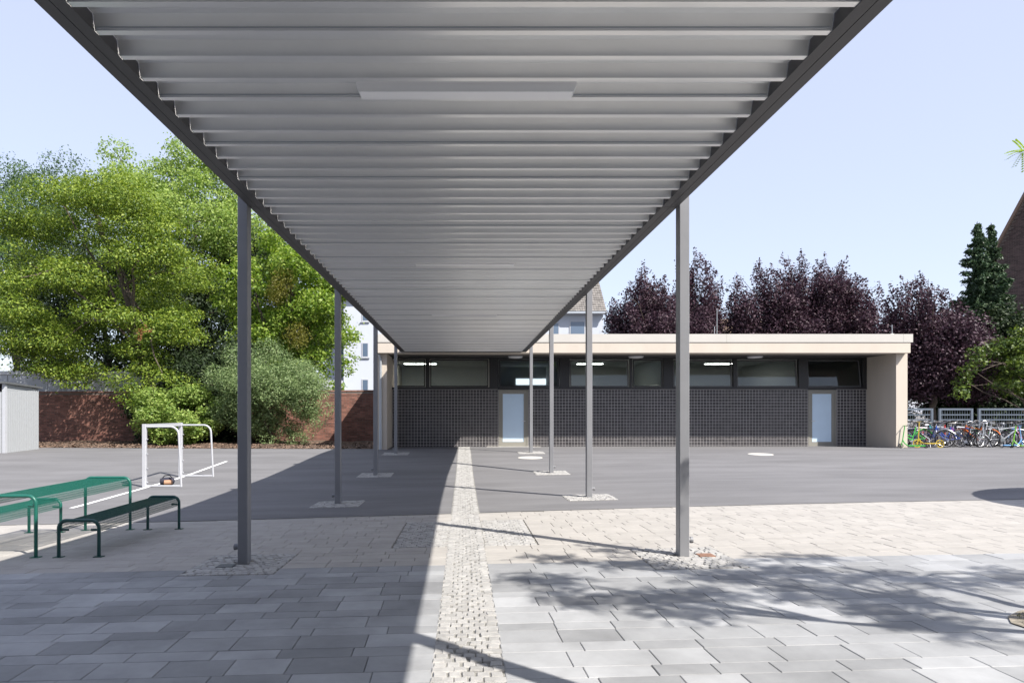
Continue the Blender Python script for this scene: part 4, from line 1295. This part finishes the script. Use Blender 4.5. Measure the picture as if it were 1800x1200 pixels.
def bicycle(label, x, y, rz, lean, r, col, kind, saddlecol, tub=None, guard=True, basket=False):
    t = thing('bicycle', label, 'bicycle', (x, y, g(x, y) + .006), 0, 'bicycles parked beside the flat building')
    t.rotation_euler = (lean, 0, rz)
    s_ = r / .34
    wb = .53 * (s_ * .5 + .5)
    fm = paint(col, COLS[col])
    for sx in (-1, 1):
        w = link('wheel', WM[r][1], t); w.location = (sx * wb, 0, r)
        ty = link('tyre', WM[r][0], w)
        if guard:
            mb = MB(); pts = [(sx * wb + (r + .025) * math.cos(a), 0, r + (r + .025) * math.sin(a)) for a in [R(20 + 12 * k) for k in range(12)]]
            mb.tube(pts, .018, 4); mb.build('mudguard', fm if random.random() < .5 else chrome, t)
    bbx, bbz = -.05 * s_, .28 * s_
    stx, stz = -.22 * s_, .80 * s_ ** .7
    hx_, hz_ = .36 * s_, .84 * s_ ** .7
    hl = (hx_ + .04, 0, hz_ - .16)
    mb = MB(); tr_ = .019
    if kind == 'step-through':
        mb.tube([(hx_ + .01, 0, hz_ - .04), (.12 * s_, 0, bbz + .20), (bbx - .02, 0, bbz + .14)], tr_, 7)
        mb.tube([hl, (.14 * s_, 0, bbz + .10), (bbx, 0, bbz)], tr_ * 1.2, 7)
    else:
        mb.tube([(hx_ + .01, 0, hz_ - .05), (stx + .05, 0, stz - .10)], tr_, 7)
        mb.tube([hl, (bbx, 0, bbz)], tr_ * 1.2, 7)
    mb.tube([(bbx, 0, bbz), (stx, 0, stz)], tr_, 7)
    for sy in (-.05, .05):
        mb.tube([(bbx, 0, bbz), (-wb, sy, r)], .011, 5); mb.tube([(stx + .06, 0, stz - .22), (-wb, sy, r)], .010, 5)
    mb.tube([(hx_, 0, hz_ + .02), hl], .023, 8)
    mb.build('frame', fm, t, True)
    mb = MB()
    for sy in (-.045, .045): mb.tube([hl, (hl[0] + .02, sy, hl[2] - .06), (wb, sy, r)], .013, 6)
    mb.build('fork', fm if random.random() < .6 else chrome, t, True)
    mb = MB(); top = (hx_ - .02, 0, hz_ + .13)
    mb.tube([(hx_, 0, hz_), top], .014, 6); bw_ = .29
    mb.tube([(top[0] - .12, -bw_, top[2] + .04), (top[0] - .02, -bw_ * .7, top[2] + .05), (top[0] + .03, 0, top[2]), (top[0] - .02, bw_ * .7, top[2] + .05), (top[0] - .12, bw_, top[2] + .04)], .012, 6)
    hb_ = mb.build('handlebar', chrome if random.random() < .6 else M['black'], t, True)
    for sy in (-1, 1):
        mb = MB(); mb.tube([(top[0] - .07, sy * (bw_ * .86), top[2] + .045), (top[0] - .14, sy * (bw_ + .02), top[2] + .038)], .018, 6); mb.build('grip', M['black'], hb_, True)
    mb = MB(); sx_, sz_ = stx - .03, stz + .12
    mb.add([(sx_ - .13, -.075, sz_), (sx_ - .13, .075, sz_), (sx_ - .02, .06, sz_ + .005), (sx_ + .14, .018, sz_), (sx_ + .14, -.018, sz_), (sx_ - .02, -.06, sz_ + .005),
            (sx_ - .12, -.06, sz_ + .05), (sx_ - .12, .06, sz_ + .05), (sx_ - .02, .045, sz_ + .045), (sx_ + .13, .012, sz_ + .035), (sx_ + .13, -.012, sz_ + .035), (sx_ - .02, -.045, sz_ + .045)],
           [(5, 4, 3, 2, 1, 0), (6, 7, 8, 9, 10, 11), (0, 1, 7, 6), (1, 2, 8, 7), (2, 3, 9, 8), (3, 4, 10, 9), (4, 5, 11, 10), (5, 0, 6, 11)])
    sd = mb.build('saddle', paint(saddlecol, COLS[saddlecol]), t, True)
    mb = MB(); mb.tube([(stx, 0, stz - .02), (stx - .03, 0, stz + .12)], .013, 6); mb.build('seat_post', chrome, sd)
    mb = MB(); mb.lathe([(.08 * s_, -.006), (.085 * s_, 0), (.08 * s_, .006)], (bbx, -.05, bbz), 16, 'y')
    mb.tube([(bbx, -.07, bbz), (bbx + .15 * s_, -.08, bbz - .08)], .010, 5); mb.tube([(bbx, .07, bbz), (bbx - .15 * s_, .08, bbz + .08)], .010, 5)
    ck = mb.build('crankset', chrome, t)
    for (px_, py_, pz_) in ((bbx + .15 * s_, -.13, bbz - .08), (bbx - .15 * s_, .13, bbz + .08)):
        mb = MB(); mb.box(px_ - .045, px_ + .045, py_ - .045, py_ + .045, pz_ - .012, pz_ + .012); mb.build('pedal', M['black'], ck)
    mb = MB(); mb.tube([(stx - .02, 0, stz - .12), (-wb - .12, 0, r * 2 + .08), (-wb + .0, 0, r * 2 + .09)], .008, 5)
    for sy in (-.05, .05): mb.tube([(-wb, sy, r), (-wb - .1, sy, r * 2 + .08), (stx - .05, sy, r * 2 + .09)], .007, 5)
    if guard: mb.build('rack', chrome, t)
    mb = MB(); mb.tube([(-.02, 0, bbz + .02), (-.06, .14, .0)], .009, 5); mb.build('kickstand', chrome, t)
    if basket:
        mb = MB(); bx_, bz_ = hx_ + .18, hz_ - .02
        mb.box(bx_ - .11, bx_ + .11, -.14, .14, bz_ - .1, bz_ + .1); mb.build('basket', paint('wicker', (.25, .17, .08)), t)
    return t
COLS = {'blue': (.02, .07, .35), 'red': (.42, .02, .02), 'black': (.012, .012, .014), 'silver': (.32, .34, .37), 'white': (.45, .46, .48), 'orange': (.65, .16, .02), 'green': (.05, .38, .06),
        'light blue': (.16, .35, .62), 'purple': (.18, .05, .25), 'pink': (.55, .12, .25), 'yellow': (.45, .32, .03), 'dark blue': (.01, .02, .09), 'grey': (.12, .125, .13), 'turquoise': (.03, .33, .35), 'lime': (.22, .55, .04)}
ordw = ['first', 'second', 'third', 'fourth', 'fifth', 'sixth', 'seventh', 'eighth', 'ninth', 'tenth', 'eleventh', 'twelfth']
rowsB = [('front row', 26.75, 17.5, .74, 7, ['green', 'dark blue', 'blue', 'black', 'silver', 'white', 'light blue']),
         ('second row', 27.3, 17.35, .54, 10, ['grey', 'blue', 'red', 'black', 'purple', 'dark blue', 'orange', 'black', 'silver', 'pink']),
         ('third row', 27.95, 17.5, .55, 10, ['white', 'grey', 'dark blue', 'turquoise', 'red', 'black', 'silver', 'green', 'blue', 'grey']),
         ('back row by the fence', 28.75, 17.35, .57, 10, ['silver', 'black', 'orange', 'light blue', 'dark blue', 'red', 'grey', 'blue', 'black', 'white'])]
for ri, (rn, ry, rx, st, n, cs) in enumerate(rowsB):
    for i in range(n):
        kind = 'step-through' if random.random() < .45 else 'diamond-frame'
        r = random.choice([.34, .34, .30, .30, .25]) if not (ri == 0 and i == 2) else .34
        sc_ = random.choice(['black', 'black', 'grey', 'white', 'black'])
        rz = random.choice([0, math.pi]) + random.uniform(-.55, .55) if ri == 0 else random.uniform(.5, 1.25) * random.choice((-1, 1)) + random.choice([0, math.pi])
        bicycle(f'{cs[i]} {kind} bicycle in the {rn}, {ordw[i]} from the cream pier', rx + i * st + random.uniform(-.08, .08), ry + random.uniform(-.1, .1), rz, random.uniform(-.12, .12), r, cs[i], kind, sc_, guard=random.random() < .65, basket=random.random() < .04)
def scooter(label, x, y, rz, col, wcol, r=.1, H=.85, lean=0.0):
    t = thing('kick_scooter', label, 'scooter', (x, y, g(x, y) + .006), 0, 'scooters left in front of the bicycles')
    t.rotation_euler = (lean, 0, rz)
    cm = paint(col, COLS[col]); wm = paint(wcol, COLS[wcol])
    mb = MB(); mb.cbox(-.38, .22, -.06, .06, r - .01, r + .025, .02); mb.build('deck', cm, t)
    mb = MB(); mb.tube([(.22, 0, r + .01), (.33, 0, r + .10), (.40, 0, r + .22)], .02, 7); mb.build('neck', cm, t, True)
    mb = MB(); mb.tube([(.45, 0, r), (.40, 0, r + .2), (.32, 0, H)], .018, 8); mb.build('steering_tube', cm, t, True)
    mb = MB(); mb.tube([(.32, -.22, H), (.32, .22, H)], .014, 6); hb_ = mb.build('handlebar', cm, t)
    for sy in (-1, 1):
        mb = MB(); mb.tube([(.32, sy * .13, H), (.32, sy * .23, H)], .02, 6); mb.build('grip', M['black'], hb_)
    for xx in (-.42, .46):
        mb = MB(); n = 20
        mb.lathe([(.022, -.02), (.022, .02)], (xx, 0, r), 8, 'y')
        for k in range(6):
            mb.tube([(xx, 0, r), (xx + (r - .02) * math.cos(k * 1.0472), 0, r + (r - .02) * math.sin(k * 1.0472))], .008, 5)
        w = mb.build('wheel', wm, t, True)
        mb = MB(); mb.tube([(xx + (r - .014) * math.cos(k * 2 * math.pi / n), 0, r + (r - .014) * math.sin(k * 2 * math.pi / n)) for k in range(n + 1)], .014, 6, False); mb.build('tyre', M['tyre'] if wcol != 'yellow' else wm, w, True)
sx0 = lambda u, d=26.3: PX(u, d)
scooter('green kick scooter lying against the cream pier beside the bicycles', sx0(1605, 25.9), 25.85, 3.0, 'green', 'black', .09)
scooter('yellow kick scooter with big yellow wheels in front of the bicycles', sx0(1632, 26.2), 26.15, 3.14, 'yellow', 'yellow', .16, 1.0, .1)
scooter('light blue kick scooter in front of the bicycles near the right edge', sx0(1782, 26.0), 26.1, .1, 'light blue', 'white', .10)
scooter('lime green kick scooter at the right end of the bicycles', sx0(1805, 25.8), 25.8, 2.6, 'lime', 'black', .09)

# ------------------------------------------------------------------ things beyond the right edge whose shade falls into the picture
pc = Vector((11.1, 10.9)); ph_ = 2.9
px, py = pc.x + SX * ph_, pc.y + SY * ph_
par = thing('parasol', 'large round pale parasol just out of frame, shading the right picture edge', 'parasol', (px, py, g(px, py)))
mb = MB(); n = 40; vs_ = [(0, 0, 3.35)] + [(2.4 * math.cos(2 * math.pi * k / n), 2.4 * math.sin(2 * math.pi * k / n), 2.88) for k in range(n)]
mb.add(vs_, [(0, 1 + k, 1 + (k + 1) % n) for k in range(n)]); mb.build('canopy_cloth', M['parasol'], par)
mb = MB(); mb.tube([(0, 0, 0), (0, 0, 3.4)], .035, 10); mb.build('pole', M['white'], par, True)
mb = MB(); mb.lathe([(.4, 0), (.4, .08), (.1, .12)], (0, 0, 0), 24); mb.build('base', M['concrete'], par)
for k in range(8):
    a = 2 * math.pi * k / 8
    mb = MB(); mb.tube([(.04 * math.cos(a), .04 * math.sin(a), 3.28), (2.36 * math.cos(a), 2.36 * math.sin(a), 2.85)], .01, 5); mb.build('rib', M['white'], par)

tb_ = Vector((4.75, 4.35)); tz = g(tb_.x, tb_.y)
bedc = Vector((4.86, 4.70))
mb = MB(); n = 26
ring_ = [(bedc.x + .95 * math.cos(a) * (1 + .05 * math.sin(5 * a)), bedc.y + .62 * math.sin(a) * (1 + .06 * math.sin(3 * a))) for a in [2 * math.pi * k / n for k in range(n)]]
mb.add([(bedc.x, bedc.y, g(bedc.x, bedc.y) + .03)] + [(x, y, g(x, y) + .008) for x, y in ring_], [(0, 1 + k, 1 + (k + 1) % n) for k in range(n)])
tp = struct(mb.build('tree_pit', M['grassy'], None, True))
bl = []
for i in range(2600):
    a = random.uniform(0, 6.28); q = random.random() ** .4
    x, y = bedc.x + .93 * q * math.cos(a), bedc.y + .60 * q * math.sin(a)
    c = Vector((x, y, g(x, y) + .008)); h_ = random.uniform(.008, .03)
    tdir = Vector((random.gauss(0, .4), random.gauss(0, .4), 1)).normalized() * h_; sd_ = Vector((math.cos(a * 7), math.sin(a * 7), 0)) * .004
    bl += [c - sd_, c + sd_, c + tdir]
o = np_mesh('grass_blades', np.array([tuple(p) for p in bl]), 3, M['blade'], tp); o['kind'] = 'stuff'
loc = thing('locust_tree', 'young multi-stemmed locust tree beyond the right edge, shading the grey slabs', 'tree', (tb_.x, tb_.y, tz))
blobs = [(955, 980), (1000, 983), (1070, 964), (1075, 990), (1120, 988), (1165, 995), (920, 1015), (960, 1018), (990, 1022), (985, 1045), (1020, 1055), (1095, 1045), (1140, 1050), (1190, 1048), (1240, 1045), (1270, 1045), (1230, 1073), (1175, 1075),
         (1215, 1010), (1260, 1012), (1310, 1015), (1340, 1010), (1310, 990), (1370, 978), (1430, 980), (1370, 1003), (1420, 1003), (1450, 1017), (1500, 1018), (1560, 1010), (1600, 1015), (1650, 1025), (1720, 1020), (1770, 1005), (1790, 1020),
         (1370, 1035), (1400, 1050), (1450, 1040), (1500, 1045), (1560, 1050), (1600, 1055), (1530, 1068), (1570, 1080), (1610, 1090), (1660, 1095), (1670, 1110)]
cents = []
for (u, v) in blobs:
    x, y = at(u, v)
    h_ = random.uniform(4.3, 5.6)
    while True:
        c = Vector((x + SX * h_, y + SY * h_, h_ + g(x, y)))
        if c.y < .3 or c.x / c.y > .90 or (c.z - CAMH) / c.y > .68 or h_ > 8: break
        h_ += .25
    cents.append(c)
def pinnate(c, dir_, L_, out, ll=.045, wd_=.19):
    dir_ = dir_.normalized(); side = dir_.cross(Vector((0, 0, 1)))
    if side.length < .05: side = Vector((1, 0, 0))
    side.normalize(); nup = side.cross(dir_)
    m_ = 9
    for k in range(m_):
        t_ = (k + 1) / m_
        p = c + dir_ * L_ * t_ - Vector((0, 0, 1)) * .25 * L_ * t_ * t_
        for s_ in (-1, 1):
            e1 = (side * s_ + dir_ * .45).normalized() * ll; e2 = dir_ * ll * wd_
            out += [p, p + e1 * .5 + e2, p + e1, p + e1 * .5 - e2]
lv = []
L0 = Vector((tb_.x, tb_.y, tz))
for c in cents:
    for k in range(36):
        o_ = Vector((random.gauss(0, .13), random.gauss(0, .11), random.gauss(0, .06)))
        a = random.uniform(0, 6.28)
        pinnate(c + o_ - L0, Vector((math.cos(a), math.sin(a), random.uniform(-.25, .25))), random.uniform(.14, .24), lv, random.uniform(.035, .055))
tipc = Vector(P3(1801, 266, 5.0))
for (du, dv_) in ((-1, .25), (-1, -.05), (-1, -.35), (-.8, -.6), (-.5, -.75), (-.35, .8), (.5, .3), (-.15, -1), (.6, -.4), (1, 0)):
    pinnate(tipc - L0, Vector((du, random.uniform(-.3, .1), dv_ * .6)), .13 if du < 0 else .10, lv, .024, .34)
np_mesh('crown', np.array([tuple(p) for p in lv]), 4, M['leaf_locust'], loc)
mb = MB()
stems = []
for (dx, dy) in ((.5, -.7), (1.2, -1.1), (1.6, -.4), (.2, -1.6)):
    e_ = Vector((dx * 1.0, dy * 1.0, 3.2)); limb(mb, (random.gauss(0, .05), random.gauss(0, .05), -.1), e_, .06, .035, 6, .04); stems.append(e_)
for c in cents:
    cc = c - L0
    s_ = min(stems, key=lambda q: (q - cc).length); limb(mb, s_, cc, .022, .006, 5, .05)
limb(mb, stems[0], tipc - L0 + Vector((.05, 0, 0)), .016, .004, 5, .03)
mb.build('stems', M['bark'], loc, True)
